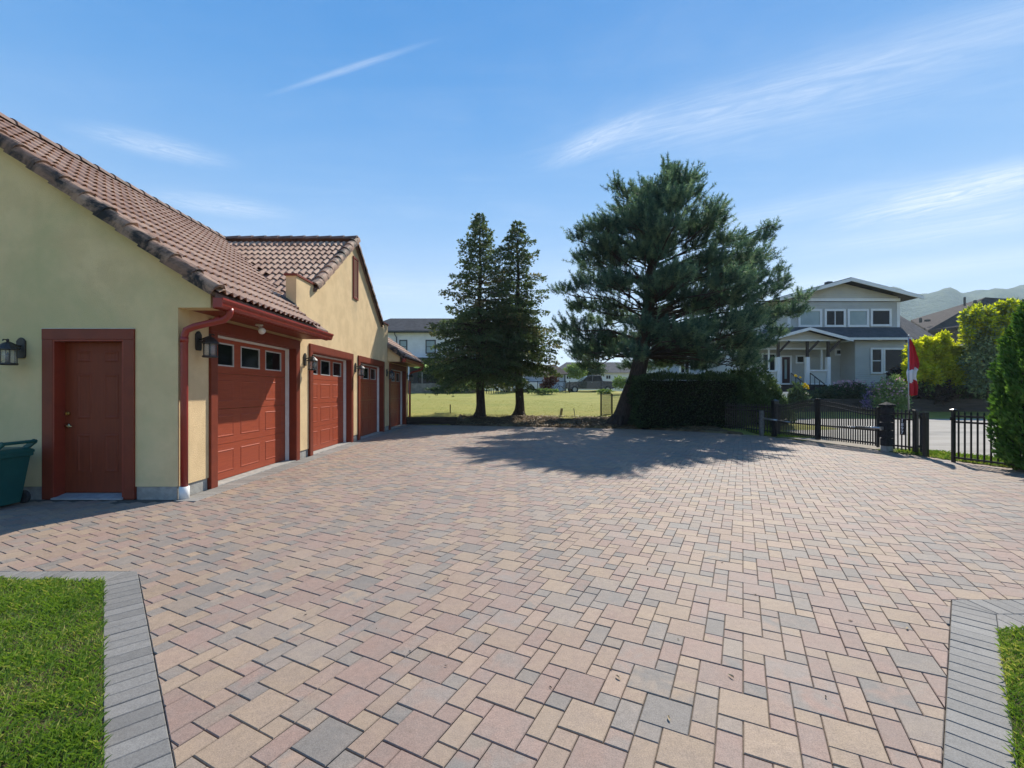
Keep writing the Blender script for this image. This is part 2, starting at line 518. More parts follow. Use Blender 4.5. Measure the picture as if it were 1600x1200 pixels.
gx, gy = axis(-14, 34, 0.5, 1500), axis(-3, 60, 0.5, 1500)
gm = MB()
gm.v = [(x, y, ground_h(x, y)) for y in gy for x in gx]
nx = len(gx)
gm.f = [(j * nx + i, j * nx + i + 1, (j + 1) * nx + i + 1, (j + 1) * nx + i) for j in range(len(gy) - 1) for i in range(nx - 1)]


def grass_mat(name, cols, s1=0.35, s2=3.5, s3=45):
    m = bpy.data.materials.new(name); m.use_nodes = True
    t = NT(m.node_tree); b = t.n['Principled BSDF']
    pos = t.node('ShaderNodeNewGeometry').outputs['Position']
    mp = t.node('ShaderNodeMapping'); mp.inputs['Scale'].default_value = (0.55, 1.5, 1); t.l.new(pos, mp.inputs[0])
    c = t.mix(t.ramp(t.noise(mp.outputs[0], s1, 6, 0.65), 0.36, 0.64), (*cols[0], 1), (*cols[1], 1))
    c = t.mix(t.ramp(t.noise(mp.outputs[0], s2, 6, 0.7), 0.42, 0.68), c, (*cols[2], 1))
    c = t.mix(t.ramp(t.noise(pos, s3, 4, 0.7), 0.4, 0.75, 0.0, 0.7), c, (*cols[3], 1))
    t.put(b.inputs['Base Color'], c)
    b.inputs['Roughness'].default_value = 0.9; b.inputs['Specular IOR Level'].default_value = 0.1
    bp = t.node('ShaderNodeBump'); bp.inputs['Strength'].default_value = 0.7; bp.inputs['Distance'].default_value = 0.05
    t.l.new(t.noise(pos, 30, 6, 0.7), bp.inputs['Height']); t.l.new(bp.outputs[0], b.inputs['Normal'])
    return m


m_drygrass = grass_mat('dry_lawn_grass', ((0.30, 0.268, 0.07), (0.22, 0.232, 0.055), (0.36, 0.315, 0.10), (0.15, 0.18, 0.04)))
ground = gm.build('ground', m_drygrass, smooth=True)
tag(ground, 'gently rising sun-dried lawn and ground beyond the paving', kind='structure')

# lane beyond the gate
m_road = M('lane_concrete', (0.335, 0.305, 0.268), (0.275, 0.25, 0.218), 0.9, 0.9, 0.3, 40, 0.2, c3=(0.20, 0.188, 0.168), s3=0.5, lo3=0.5, hi3=0.7, world=True, stretch=(0.4, 1.6, 1), bdist=0.01)
road_poly = [(11.5, -4), (70, -4), (70, 24.2), (30, 24.6), (20, 24.0), (13.0, 24.4), (11.0, 22.5), (10.3, 19.5), (9.95, 17.6), (9.7, 15.8), (9.75, 13.6), (9.95, 11.6), (10.35, 9.6), (10.9, 7.2)]
rm = MB(); rm.prism(road_poly, lambda u, v, w: (u, v, w), -0.05, 0.004)
tag(rm.build('road', m_road), 'pale worn concrete lane beyond the gate', kind='structure')

# ------------------------------------------------------------------ courtyard paving
rng = random.Random(7)
PA = 0.1025
UX, UY = 0.462, 0.887             # bond direction towards the pine
VX, VY = 0.887, -0.462
P0 = (0.225, 2.203)
# the two lawn wedges bite into the paving: (corner, direction of slanted side, horizontal limit)
LA, LD = (-2.97, 3.67), (0.662, -0.749)
RA, RD = (3.11, 3.17), (-0.709, -0.705)


def clip(poly, a, b, c):
    """keep a*x + b*y <= c"""
    out = []
    n = len(poly)
    for i in range(n):
        p, q = poly[i], poly[(i + 1) % n]
        dp, dq = a * p[0] + b * p[1] - c, a * q[0] + b * q[1] - c
        if dp <= 0: out.append(p)
        if (dp < 0) != (dq < 0) and abs(dp - dq) > 1e-12:
            t = dp / (dp - dq); out.append((p[0] + t * (q[0] - p[0]), p[1] + t * (q[1] - p[1])))
    return out


def area(poly):
    return 0.5 * sum(poly[i][0] * poly[(i + 1) % len(poly)][1] - poly[(i + 1) % len(poly)][0] * poly[i][1] for i in range(len(poly)))


NLX, NLY = 0.749, 0.662           # outward normal of left slanted border (towards the paving)
CL = NLX * LA[0] + NLY * LA[1]
NRX, NRY = -0.705, 0.709
CR = NRX * RA[0] + NRY * RA[1]
FACADE = -4.42


def field_pieces(poly):
    """cut one paver against the borders; list of polygons"""
    g = 0.004
    cx = sum(p[0] for p in poly) / len(poly); cy = sum(p[1] for p in poly) / len(poly)
    # left wedge: removed where y < LA.y and NL.p < CL ; right wedge: y < RA.y and NR.p < CR
    res = [poly]
    for (top, nx_, ny_, c, side) in ((LA[1] + g, NLX, NLY, CL + g, cx < 0), (RA[1] + g, NRX, NRY, CR + g, cx >= 0)):
        if not side: continue
        nxt = []
        for q in res:
            ins = [p for p in q if p[1] < top and nx_ * p[0] + ny_ * p[1] < c]
            if not ins: nxt.append(q); continue
            above = clip(q, 0, -1, -top)
            low = clip(clip(q, 0, 1, top), -nx_, -ny_, -c)
            if len(above) > 2 and len(low) > 2 and all(nx_ * p[0] + ny_ * p[1] > c - 1e-6 for p in above): nxt.append(clip(q, -nx_, -ny_, -c))
            else:
                nxt += [r for r in (above, low) if len(r) > 2]
        res = nxt
    out = []
    for q in res:
        if cy > 6.0 and cx < FACADE + 1.0: q = clip(q, -1, 0, -(FACADE + 0.33))
        if len(q) > 2 and abs(area(q)) > 0.0004: out.append(q)
    return out


PALETTE = [((0.302, 0.226, 0.166), (0.276, 0.208, 0.160), 0.19), ((0.284, 0.206, 0.163), (0.300, 0.220, 0.168), 0.17), ((0.268, 0.184, 0.155), (0.248, 0.182, 0.158), 0.21),
           ((0.266, 0.190, 0.158), (0.230, 0.192, 0.172), 0.17), ((0.205, 0.181, 0.165), (0.234, 0.198, 0.172), 0.11), ((0.184, 0.168, 0.157), (0.214, 0.181, 0.162), 0.07), ((0.256, 0.208, 0.172), (0.234, 0.191, 0.166), 0.08)]


def paver_colours():
    r = rng.random(); acc = 0
    for a, b, w in PALETTE:
        acc += w
        if r <= acc: break
    k = rng.uniform(0.88, 1.03)
    if rng.random() < 0.25: b = PALETTE[rng.randrange(len(PALETTE))][0]
    w_ = (1.02 * k, 0.985 * k, 0.93 * k)
    return [x * q for x, q in zip(a, w_)], [x * q for x, q in zip(b, w_)]


def paver_geo(poly, zt, ch=0.0035, depth=0.035):
    """chamfered slab: returns verts, faces"""
    if area(poly) < 0: poly = poly[::-1]
    n = len(poly)
    cx = sum(p[0] for p in poly) / n; cy = sum(p[1] for p in poly) / n
    inset = []
    for i in range(n):
        p, a, b = Vector(poly[i]), Vector(poly[i - 1]), Vector(poly[(i + 1) % n])
        d1, d2 = (p - a), (b - p)
        if d1.length < 1e-5 or d2.length < 1e-5: inset.append((p.x + (cx - p.x) * 0.06, p.y + (cy - p.y) * 0.06)); continue
        d1.normalize(); d2.normalize()
        n1, n2 = Vector((-d1.y, d1.x)), Vector((-d2.y, d2.x))
        m = n1 + n2
        k = ch / max(0.35, (1 + n1.dot(n2)))
        inset.append((p.x + m.x * k, p.y + m.y * k))
    vs = [(x, y, zt - depth) for x, y in poly] + [(x, y, zt - ch) for x, y in poly] + [(x, y, zt) for x, y in inset]
    fs = [tuple(range(2 * n, 3 * n))]
    for i in range(n):
        j = (i + 1) % n
        fs += [(i, j, n + j, n + i), (n + i, n + j, 2 * n + j, 2 * n + i)]
    return vs, fs


court = MB()
court.prism([(-9, 1.0), (12, 1.0), (12, 6)] + [(9.75, 7.0), (9.62, 8.0), (9.38, 9.4), (9.22, 11.1), (8.45, 14.9), (7.2, 16.2), (5.2, 17.5), (2.07, 18.45), (-4.5, 20.2), (-9, 20.6)], lambda u, v, w: (u, v, w), -0.08, -0.011)
courtyard = court.build('courtyard', m_joint)
tag(courtyard, 'wide courtyard of tan, rose and grey concrete pavers', kind='structure')

pieces = []                       # (polygon, z, colours)
GAP = 0.0014
for j in range(-24, 116):
    for i in range(-45, 45):
        bv, bu = i * 4 - j, 2 * j
        for (v0, u0, v1, u1) in ((0, 0, 2, 2), (2, 1, 3, 3), (2, 0, 3, 1), (2, 3, 3, 4)):
            mv, mu = (bv + (v0 + v1) / 2) * PA, (bu + (u0 + u1) / 2) * PA
            cx, cy = P0[0] + mv * VX + mu * UX, P0[1] + mv * VY + mu * UY
            if cy < 1.25 or cx < -8.2 or cx > 13: continue
            if cy > 6.1 and cx < FACADE + 0.2: continue
            if cy > edge_y(cx) + 0.12: continue
            if cx > 2.0 and cx > 1.35 * cy + 1.0: continue
            if cx < -2.0 and -cx > 1.35 * cy + 1.0: continue
            gv = GAP + rng.uniform(0, 0.0008); gu = GAP + rng.uniform(0.0002, 0.0018)
            poly = []
            for (a, b) in (((bv + v0) * PA + gv, (bu + u0) * PA + gu), ((bv + v1) * PA - gv, (bu + u0) * PA + gu), ((bv + v1) * PA - gv, (bu + u1) * PA - gu), ((bv + v0) * PA + gv, (bu + u1) * PA - gu)):
                poly.append((P0[0] + a * VX + b * UX, P0[1] + a * VY + b * UY))
            for q in field_pieces(poly):
                pieces.append((q, rng.uniform(-0.0018, 0.0018), paver_colours()))


def seen(q):
    c = (sum(p[0] for p in q) / len(q), sum(p[1] for p in q) / len(q))
    x = 790 + 711 * c[0] / c[1]
    return c[1] > 1.70 and -30 < x < 1630


pieces.sort(key=lambda t: (0 if seen(t[0]) else 1, sum(p[1] for p in t[0]) / len(t[0]) - 6 * abs(area(t[0]))))
for q, z, (ca, cb) in pieces[:300]:
    vs, fs = paver_geo(q, z)
    cx = sum(p[0] for p in q) / len(q); cy = sum(p[1] for p in q) / len(q)
    me = bpy.data.meshes.new('paver')
    me.from_pydata([(x - cx, y - cy, zz) for x, y, zz in vs], [], fs)
    set_col(me, [ca] * len(fs), 'ca'); set_col(me, [cb] * len(fs), 'cb')
    link('paver', me, m_paver, courtyard, (cx, cy, 0))
pv, pf, ca_, cb_ = [], [], [], []
for q, z, (ca, cb) in pieces[300:]:
    vs, fs = paver_geo(q, z)
    o = len(pv); pv += vs; pf += [tuple(i + o for i in f) for f in fs]; ca_ += [ca] * len(fs); cb_ += [cb] * len(fs)
me = bpy.data.meshes.new('paver_field'); me.from_pydata(pv, [], pf)
set_col(me, ca_, 'ca'); set_col(me, cb_, 'cb')
tag(link('paver_field', me, m_paver, courtyard), kind='stuff')

# grey border pavers laid as soldiers round both lawns
GREYS = [(0.172, 0.163, 0.151), (0.183, 0.174, 0.162), (0.160, 0.152, 0.142), (0.195, 0.184, 0.170), (0.174, 0.163, 0.150)]


def border_paver(poly, z=0.002, name='border_paver', dark=1.0):
    k = rng.uniform(0.9, 1.12) * dark
    ca = [c * k for c in rng.choice(GREYS)]; cb = [c * k for c in rng.choice(GREYS)]
    vs, fs = paver_geo(poly, z + rng.uniform(-0.0015, 0.0015), 0.003)
    cx = sum(p[0] for p in poly) / len(poly); cy = sum(p[1] for p in poly) / len(poly)
    me = bpy.data.meshes.new(name); me.from_pydata([(x - cx, y - cy, zz) for x, y, zz in vs], [], fs)
    set_col(me, [ca] * len(fs), 'ca'); set_col(me, [cb] * len(fs), 'cb')
    return link(name, me, m_paver, courtyard, (cx, cy, 0))


def soldiers(o, d, nrm, length, width, pitch=0.1025, cuts=()):
    """row of pavers from o along d, their long side along nrm (pointing away from the paving)"""
    k = 0.0
    while k < length:
        e = min(k + pitch, length); g = 0.0022
        poly = [(o[0] + d[0] * a + nrm[0] * b, o[1] + d[1] * a + nrm[1] * b) for a, b in ((k + g, 0.0), (e - g, 0.0), (e - g, width), (k + g, width))]
        for c in cuts: poly = clip(poly, *c)
        if len(poly) > 2 and abs(area(poly)) > 0.0006: border_paver(poly)
        k += pitch


# mitre at the left corner: line from LA towards inner corner
LI = (-3.09, 3.47)
mit = (LI[1] - LA[1], -(LI[0] - LA[0]))           # normal of the mitre line
mc = mit[0] * LA[0] + mit[1] * LA[1]
soldiers(LA, LD, (-NLX, -NLY), 2.9, 0.205, cuts=[(-mit[0], -mit[1], -mc - 0.0005)] if (mit[0] * (LA[0] + LD[0]) + mit[1] * (LA[1] + LD[1])) > mc else [(mit[0], mit[1], mc)])
soldiers(LA, (-1, 0), (0, -1), 2.6, 0.185, cuts=[(-mit[0], -mit[1], -mc)] if (mit[0] * (LA[0] - 1) + mit[1] * LA[1]) > mc else [(mit[0], mit[1], mc - 0.0005)])
RI = (3.11 + 0.085, 3.17 - 0.205)
mit = (RI[1] - RA[1], -(RI[0] - RA[0])); mc = mit[0] * RA[0] + mit[1] * RA[1]
soldiers(RA, RD, (-NRX, -NRY), 2.9, 0.205, cuts=[(-mit[0], -mit[1], -mc - 0.0005)] if (mit[0] * (RA[0] + RD[0]) + mit[1] * (RA[1] + RD[1])) > mc else [(mit[0], mit[1], mc)])
soldiers(RA, (1, 0), (0, -1), 2.0, 0.205, cuts=[(-mit[0], -mit[1], -mc)] if (mit[0] * (RA[0] + 1) + mit[1] * RA[1]) > mc else [(mit[0], mit[1], mc - 0.0005)])
soldiers((2.93, 2.963), (1, 0), (0, -1), 2.0, 0.205, cuts=[(NRX, NRY, CR - 0.207)])
# dark strip along the garage front
k = 6.02
while k < 20.0:
    border_paver([(FACADE + 0.03, k + 0.002), (FACADE + 0.325, k + 0.002), (FACADE + 0.325, k + 0.203), (FACADE + 0.03, k + 0.203)], name='edge_paver', dark=1.1)
    k += 0.205

# ------------------------------------------------------------------ lawns in the near corners
m_soil = M('lawn_soil', (0.055, 0.045, 0.028), (0.08, 0.075, 0.03), 8, 0.95, 0.6, 60, 0.1, world=True, bdist=0.02)
m_blade = leaf_mat('grass_blade', (0.085, 0.165, 0.024), (0.17, 0.28, 0.04), (0.42, 0.42, 0.14), 0.45, (1.0, 1.0, 0.5), 0.5, 0.3)
nr = np.random.default_rng(5)


def in_poly(x, y, poly):
    ins = np.zeros(len(x), bool); n = len(poly); j = n - 1
    for i in range(n):
        xi, yi = poly[i]; xj, yj = poly[j]
        c = ((yi > y) != (yj > y)) & (x < (xj - xi) * (y - yi) / (yj - yi + 1e-12) + xi)
        ins ^= c; j = i
    return ins


def blades(name, poly, dens, h0, h1, w, material, zfn=None, seed=1, lean=0.5, edge_thin=False, parent=None):
    g = np.random.default_rng(seed)
    xs = [p[0] for p in poly]; ys = [p[1] for p in poly]
    n = int(dens * (max(xs) - min(xs)) * (max(ys) - min(ys)))
    x = g.uniform(min(xs), max(xs), n); y = g.uniform(min(ys), max(ys), n)
    k = in_poly(x, y, poly); x, y = x[k], y[k]
    # tufty density
    f = 0.5 + 0.5 * np.sin(x * 9.1 + 2.3 * np.sin(y * 7.7)) * np.sin(y * 8.3 + 1.7 * np.sin(x * 6.1))
    k = g.random(len(x)) < 0.55 + 0.45 * f; x, y, f = x[k], y[k], f[k]
    n = len(x)
    z = np.zeros(n) if zfn is None else np.array([zfn(a, b) for a, b in zip(x, y)])
    h = g.uniform(h0, h1, n) * (0.7 + 0.5 * f); a = g.uniform(0, 2 * np.pi, n); ln = g.uniform(0.1, 1.0, n) * lean * h
    dx, dy = np.cos(a), np.sin(a)
    px_, py_ = -dy * w / 2, dx * w / 2
    V = np.empty((n, 4, 3), np.float32)
    V[:, 0] = np.stack([x - px_, y - py_, z], 1); V[:, 1] = np.stack([x + px_, y + py_, z], 1)
    V[:, 2] = np.stack([x + px_ * 0.55 + dx * ln * 0.6, y + py_ * 0.55 + dy * ln * 0.6, z + h * 0.7], 1)
    V[:, 3] = np.stack([x + dx * ln * 1.6, y + dy * ln * 1.6, z + h], 1)
    patch = 0.5 + 0.5 * np.sin(x * 3.1 + 1.3 * np.sin(y * 4.3)) * np.sin(y * 2.7 + 1.1 * np.sin(x * 5.2))
    tone = np.clip(0.1 + 0.55 * patch * g.random(n) + 0.3 * g.random(n) + (g.random(n) < 0.08 + 0.40 * (0.5 + 0.5 * np.sin(x * 5.3 + 2 * np.sin(y * 3.9)) * np.sin(y * 4.9 + x)) ** 3) * 0.5, 0, 1)
    me = fast_mesh(name, V, 4, tone)
    return tag(link(name, me, material, parent), kind='stuff')


left_poly = [(LI[0], LI[1]), (-1.2, LI[1] - (LI[0] + 1.2) * -1.1315 * -1.0), (-1.2, 1.3), (-5.6, 1.3), (-5.6, 3.485)]
left_poly = [(-3.085, 3.495), (-1.155, 1.30), (-5.6, 1.30), (-5.6, 3.495)]
right_poly = [(3.40, 2.755), (5.6, 2.755), (5.6, 1.3), (1.53, 1.3), (2.90, 2.66)]
right_poly = [(2.985, 2.765), (5.6, 2.765), (5.6, 1.3), (1.51, 1.3)]
for poly, where in ((left_poly, 'left'), (right_poly, 'right')):
    b = MB(); b.prism(poly, lambda u, v, w: (u, v, w), -0.1, -0.006)
    o = b.build('lawn', m_soil)
    tag(o, 'trimmed lawn in the %s corner inside a grey paver border' % where, kind='structure')
    s = 11 if where == 'left' else 12
    tag(blades('grass', poly, 16000, 0.016, 0.036, 0.0042, m_blade, None, s, 0.9), 'short green grass in the %s corner lawn' % where, 'grass')

# verge between the fence and the lane
verge = [(9.42, 9.3), (9.70, 8.0), (10.3, 6.9), (11.2, 6.2), (11.0, 7.2), (10.45, 9.6), (10.05, 11.6), (9.85, 13.6), (9.8, 15.8), (10.05, 17.6), (9.0, 17.2), (8.55, 14.9), (8.95, 13.2), (9.28, 11.1)]
b = MB(); b.prism(verge, lambda u, v, w: (u, v, w), -0.09, 0.010)
m_verge = grass_mat('verge_grass', ((0.10, 0.13, 0.03), (0.15, 0.15, 0.05), (0.20, 0.18, 0.08), (0.06, 0.09, 0.02)))
tag(b.build('verge', m_verge), 'narrow grassy verge along the black fence', kind='structure')
# worn gravelly opening under the gate
b = MB(); b.prism([(8.72, 14.55), (9.86, 13.9), (10.05, 11.75), (9.22, 11.35)], lambda u, v, w: (u, v, w), -0.09, 0.018)
m_gravel = M('gate_gravel', (0.33, 0.29, 0.235), (0.24, 0.205, 0.16), 14, 0.95, 0.6, 90, 0.15, world=True)
tag(b.build('gate_crossing', m_gravel), 'strip of gravel and dust under the double gate', kind='structure')
va = [(8.6, 15.0), (8.78, 14.2), (9.5, 14.0), (9.85, 15.8), (10.05, 17.6), (9.0, 17.2)]
tag(blades('grass', va, 2600, 0.03, 0.09, 0.008, m_blade, lambda x, y: 0.01, 21, 0.8), 'bright green grass behind the left gate post', 'grass')
vb = [(9.32, 10.9), (9.40, 9.3), (9.72, 8.0), (10.4, 6.9), (11.0, 6.4), (11.0, 7.2), (10.45, 9.6), (10.1, 11.2)]
tag(blades('grass', vb, 3000, 0.03, 0.085, 0.008, m_blade, lambda x, y: 0.01, 22, 0.8), 'rough green grass along the foot of the right fence', 'grass')

# planting bed under the trees
bm_ = MB(); xs = np.arange(-2.2, 8.05, 0.12); nb = 22
for x in xs:
    wdt = 2.5 + 0.35 * math.sin(x * 1.7) + 0.2 * math.sin(x * 4.1)
    for k in range(nb):
        d = wdt * k / (nb - 1)
        y = edge_y(min(x, 7.0)) + d - max(0, x - 7.0) * 1.05 - 0.03
        z = lawn_h(min(x, 7.0), y) + 0.035 + 0.02 * math.sin(x * 7 + d * 5) * math.sin(d * 9 + x * 3)
        if k == 0: z = -0.02
        if k == nb - 1: z -= 0.09
        bm_.v.append((x, y, z))
for i in range(len(xs) - 1):
    for k in range(nb - 1): bm_.f.append((i * nb + k, (i + 1) * nb + k, (i + 1) * nb + k + 1, i * nb + k + 1))
m_bed = M('needle_litter_soil', (0.085, 0.055, 0.032), (0.15, 0.105, 0.06), 5, 0.95, 0.8, 30, 0.1, c3=(0.21, 0.17, 0.09), s3=1.3, lo3=0.52, hi3=0.7, world=True, bdist=0.03)
bed = bm_.build('planting_bed', m_bed, smooth=True)
tag(bed, 'brown bed of fallen needles under the conifers', kind='structure')
g = np.random.default_rng(31); n = 5200
x = g.uniform(-2.1, 7.2, n); d = g.uniform(0.03, 2.7, n); y = np.array([edge_y(a) for a in x]) + d
z = np.array([lawn_h(a, b) for a, b in zip(x, y)]) + 0.045
a = g.uniform(0, 6.28, n); L = g.uniform(0.03, 0.10, n); w = g.uniform(0.008, 0.02, n); tl = g.uniform(-0.02, 0.05, n)
V = np.empty((n, 4, 3), np.float32); dx, dy = np.cos(a), np.sin(a)
V[:, 0] = np.stack([x - dx * L, y - dy * L, z - 0.01], 1); V[:, 1] = np.stack([x + dy * w, y - dx * w, z + tl * .5], 1)
V[:, 2] = np.stack([x + dx * L, y + dy * L, z + tl], 1); V[:, 3] = np.stack([x - dy * w, y + dx * w, z + tl * .5], 1)
m_litter = leaf_mat('dead_needles', (0.07, 0.045, 0.025), (0.17, 0.115, 0.06), (0.30, 0.23, 0.11), 0.1)
tag(link('needle_litter', fast_mesh('needle_litter', V, 4, g.random(n)), m_litter), 'dry needles and twigs scattered over the bed', 'leaf litter', kind='stuff')
m_blade2 = leaf_mat('dry_grass_blade', (0.25, 0.27, 0.07), (0.36, 0.35, 0.11), (0.48, 0.43, 0.17), 0.3, (1, 1, 0.6))
tag(blades('grass', [(-4.1, 20.8), (-1.9, 21.2), (2.5, 20.7), (7.0, 18.9), (7.4, 25), (3, 34), (-7, 34), (-5, 21)], 60, 0.015, 0.045, 0.014, m_blade2, lawn_h, 23, 0.8), 'dry yellow-green grass of the rising back lawn', 'grass')

# low dark retaining board at the left end of the lawn
m_sleeper = M('dark_sleeper', (0.045, 0.035, 0.028), (0.07, 0.055, 0.042), 6, 0.85, 0.5, 60, 0.2, stretch=(0.4, 3, 3), world=True)
rw = empty('retaining_wall', (-4.3, 20.25, 0))
for r_ in range(2):
    MB().box(-4.62, 20.16 + r_ * 0.012, -0.05 + r_ * 0.19, -2.15, 20.34, 0.135 + r_ * 0.19).build('timber', m_sleeper, rw, bevel=0.008)
tag(rw, 'low dark timber wall holding back the lawn beside the garage', 'retaining wall')

# hills far off on the right
hm = MB(); hx = np.arange(-700, 1500, 16.0); rows = 26
prof_px = [(-100, 600), (900, 590), (1100, 545), (1250, 500), (1330, 474), (1400, 464), (1425, 462), (1450, 460.5), (1467, 463), (1486, 459.5), (1505, 460), (1530, 455), (1543, 455.5), (1556, 452.5), (1573, 454), (1600, 447), (1700, 449), (1900, 455), (2300, 480), (2800, 520)]
hr = random.Random(3)


def hill_top(px_):
    for (a, ya), (b, yb) in zip(prof_px, prof_px[1:]):
        if px_ <= b:
            t = (px_ - a) / (b - a); t = t * t * (3 - 2 * t); return ya + (yb - ya) * t
    return prof_px[-1][1]


for x in hx:
    top = (612 - hill_top(790 + 711 * x / 1150)) * 1150 / 711
    for r_ in range(rows):
        t = r_ / (rows - 1); y = 760 + t * 800
        s = math.sin(math.pi * min(1, t / 0.49) / 2) if t <= 0.49 else math.cos(math.pi * (t - 0.49) / 1.02)
        z = top * s * (1.0 + (0 if abs(t - 0.48) < 0.05 else 0.10 * math.sin(x / 37 + t * 9) * math.sin(x / 61 - t * 13))) - 4 * (1 - s)
        hm.v.append((x * (y / 1150), y, z))
for i in range(len(hx) - 1):
    for r_ in range(rows - 1): hm.f.append((i * rows + r_, (i + 1) * rows + r_, (i + 1) * rows + r_ + 1, i * rows + r_ + 1))
m_hill = M('forested_hill', (0.03, 0.05, 0.028), (0.065, 0.085, 0.04), 0.03, 0.95, 0.9, 0.09, 0.05, world=True, bdist=8.0)
tag(hm.build('hills', m_hill, smooth=True), 'distant forested hills fading into blue haze', kind='structure')

# ------------------------------------------------------------------ garage building
GX, GY0, GY1 = FACADE, 6.14, 20.6
RIDGE_X, RIDGE_Z = -8.22, 5.90
SL = 0.706                         # rise per run
CA = math.atan(SL)
def zmain(x): return RIDGE_Z - SL * (x - RIDGE_X)       # tile surface, east slope
YR = 13.3
def zcross(y): return RIDGE_Z - 0.71 * abs(y - YR)

gar = empty('garage_building', (-8.2, 13.4, 0))
tag(gar, 'cream stucco garage with four red doors and a brown tiled roof', 'garage')

DOORS = [(6.92, 9.56), (10.36, 12.97), (13.74, 16.35), (17.40, 19.98)]
HEAD = 2.36
xz = lambda y0: (lambda u, v, w: (u, w, v))
# walls
wall = MB()
out = [(6.362, 0.17)]
for a, b in DOORS: out += [(a, 0.17), (a, HEAD), (b, HEAD), (b, 0.17)]
out += [(GY1, 0.17), (GY1, 2.60), (17.10, 2.60), (17.10, 3.93), (16.28, 3.93), (YR, 5.80), (10.48, 3.83), (10.48, 3.90), (9.61, 3.90), (9.61, 2.60), (6.362, 2.60)]
wall.prism(out, lambda u, v, w: (w, u, v), GX - 0.22, GX)
wall.build('wall', m_stucco, gar)
SDX0, SDX1, SDZ = -6.09, -5.14, 2.15
gw = MB()
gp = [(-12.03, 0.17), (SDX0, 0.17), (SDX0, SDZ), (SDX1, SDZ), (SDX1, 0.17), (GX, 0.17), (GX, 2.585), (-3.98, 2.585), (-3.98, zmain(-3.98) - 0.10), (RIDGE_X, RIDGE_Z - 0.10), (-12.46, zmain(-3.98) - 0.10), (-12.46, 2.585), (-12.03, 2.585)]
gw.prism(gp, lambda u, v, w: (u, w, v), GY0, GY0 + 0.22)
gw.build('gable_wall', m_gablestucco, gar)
MB().box(-12.03, 6.362, 0.0, -11.81, GY1, 2.6).build('wall', m_stucco, gar)
ew = MB(); ew.prism([(-12.03, 0), (GX - 0.222, 0), (GX - 0.222, zmain(GX) - 0.1), (RIDGE_X, RIDGE_Z - 0.1), (-12.03, 2.7)], lambda u, v, w: (u, w, v), GY1 - 0.22, GY1 - 0.002)
ew.build('wall', m_stucco, gar)
# little gable triangle of the fourth bay
tri = MB(); tri.prism([(GX + 0.001, 2.585), (-3.98, 2.585), (-3.98, zmain(-3.98) - 0.10), (GX + 0.001, zmain(GX) - 0.10)], lambda u, v, w: (u, w, v), 17.10, 17.28)
tri.build('eave_return', m_stucco, gar)
# plinth
y = GY0
def plinth(*a): MB().box(*a).build('plinth', m_concrete, gar)
for a, b in DOORS: plinth(GX - 0.25, y + 0.005, -0.12, GX - 0.018, a - 0.15, 0.172); y = b + 0.15
plinth(GX - 0.25, y, -0.12, GX - 0.018, GY1 - 0.01, 0.172)
plinth(-12.0, GY0 + 0.018, -0.12, SDX0 - 0.15, GY0 + 0.2, 0.172)
plinth(SDX1 + 0.15, GY0 + 0.018, -0.12, GX - 0.252, GY0 + 0.2, 0.172)

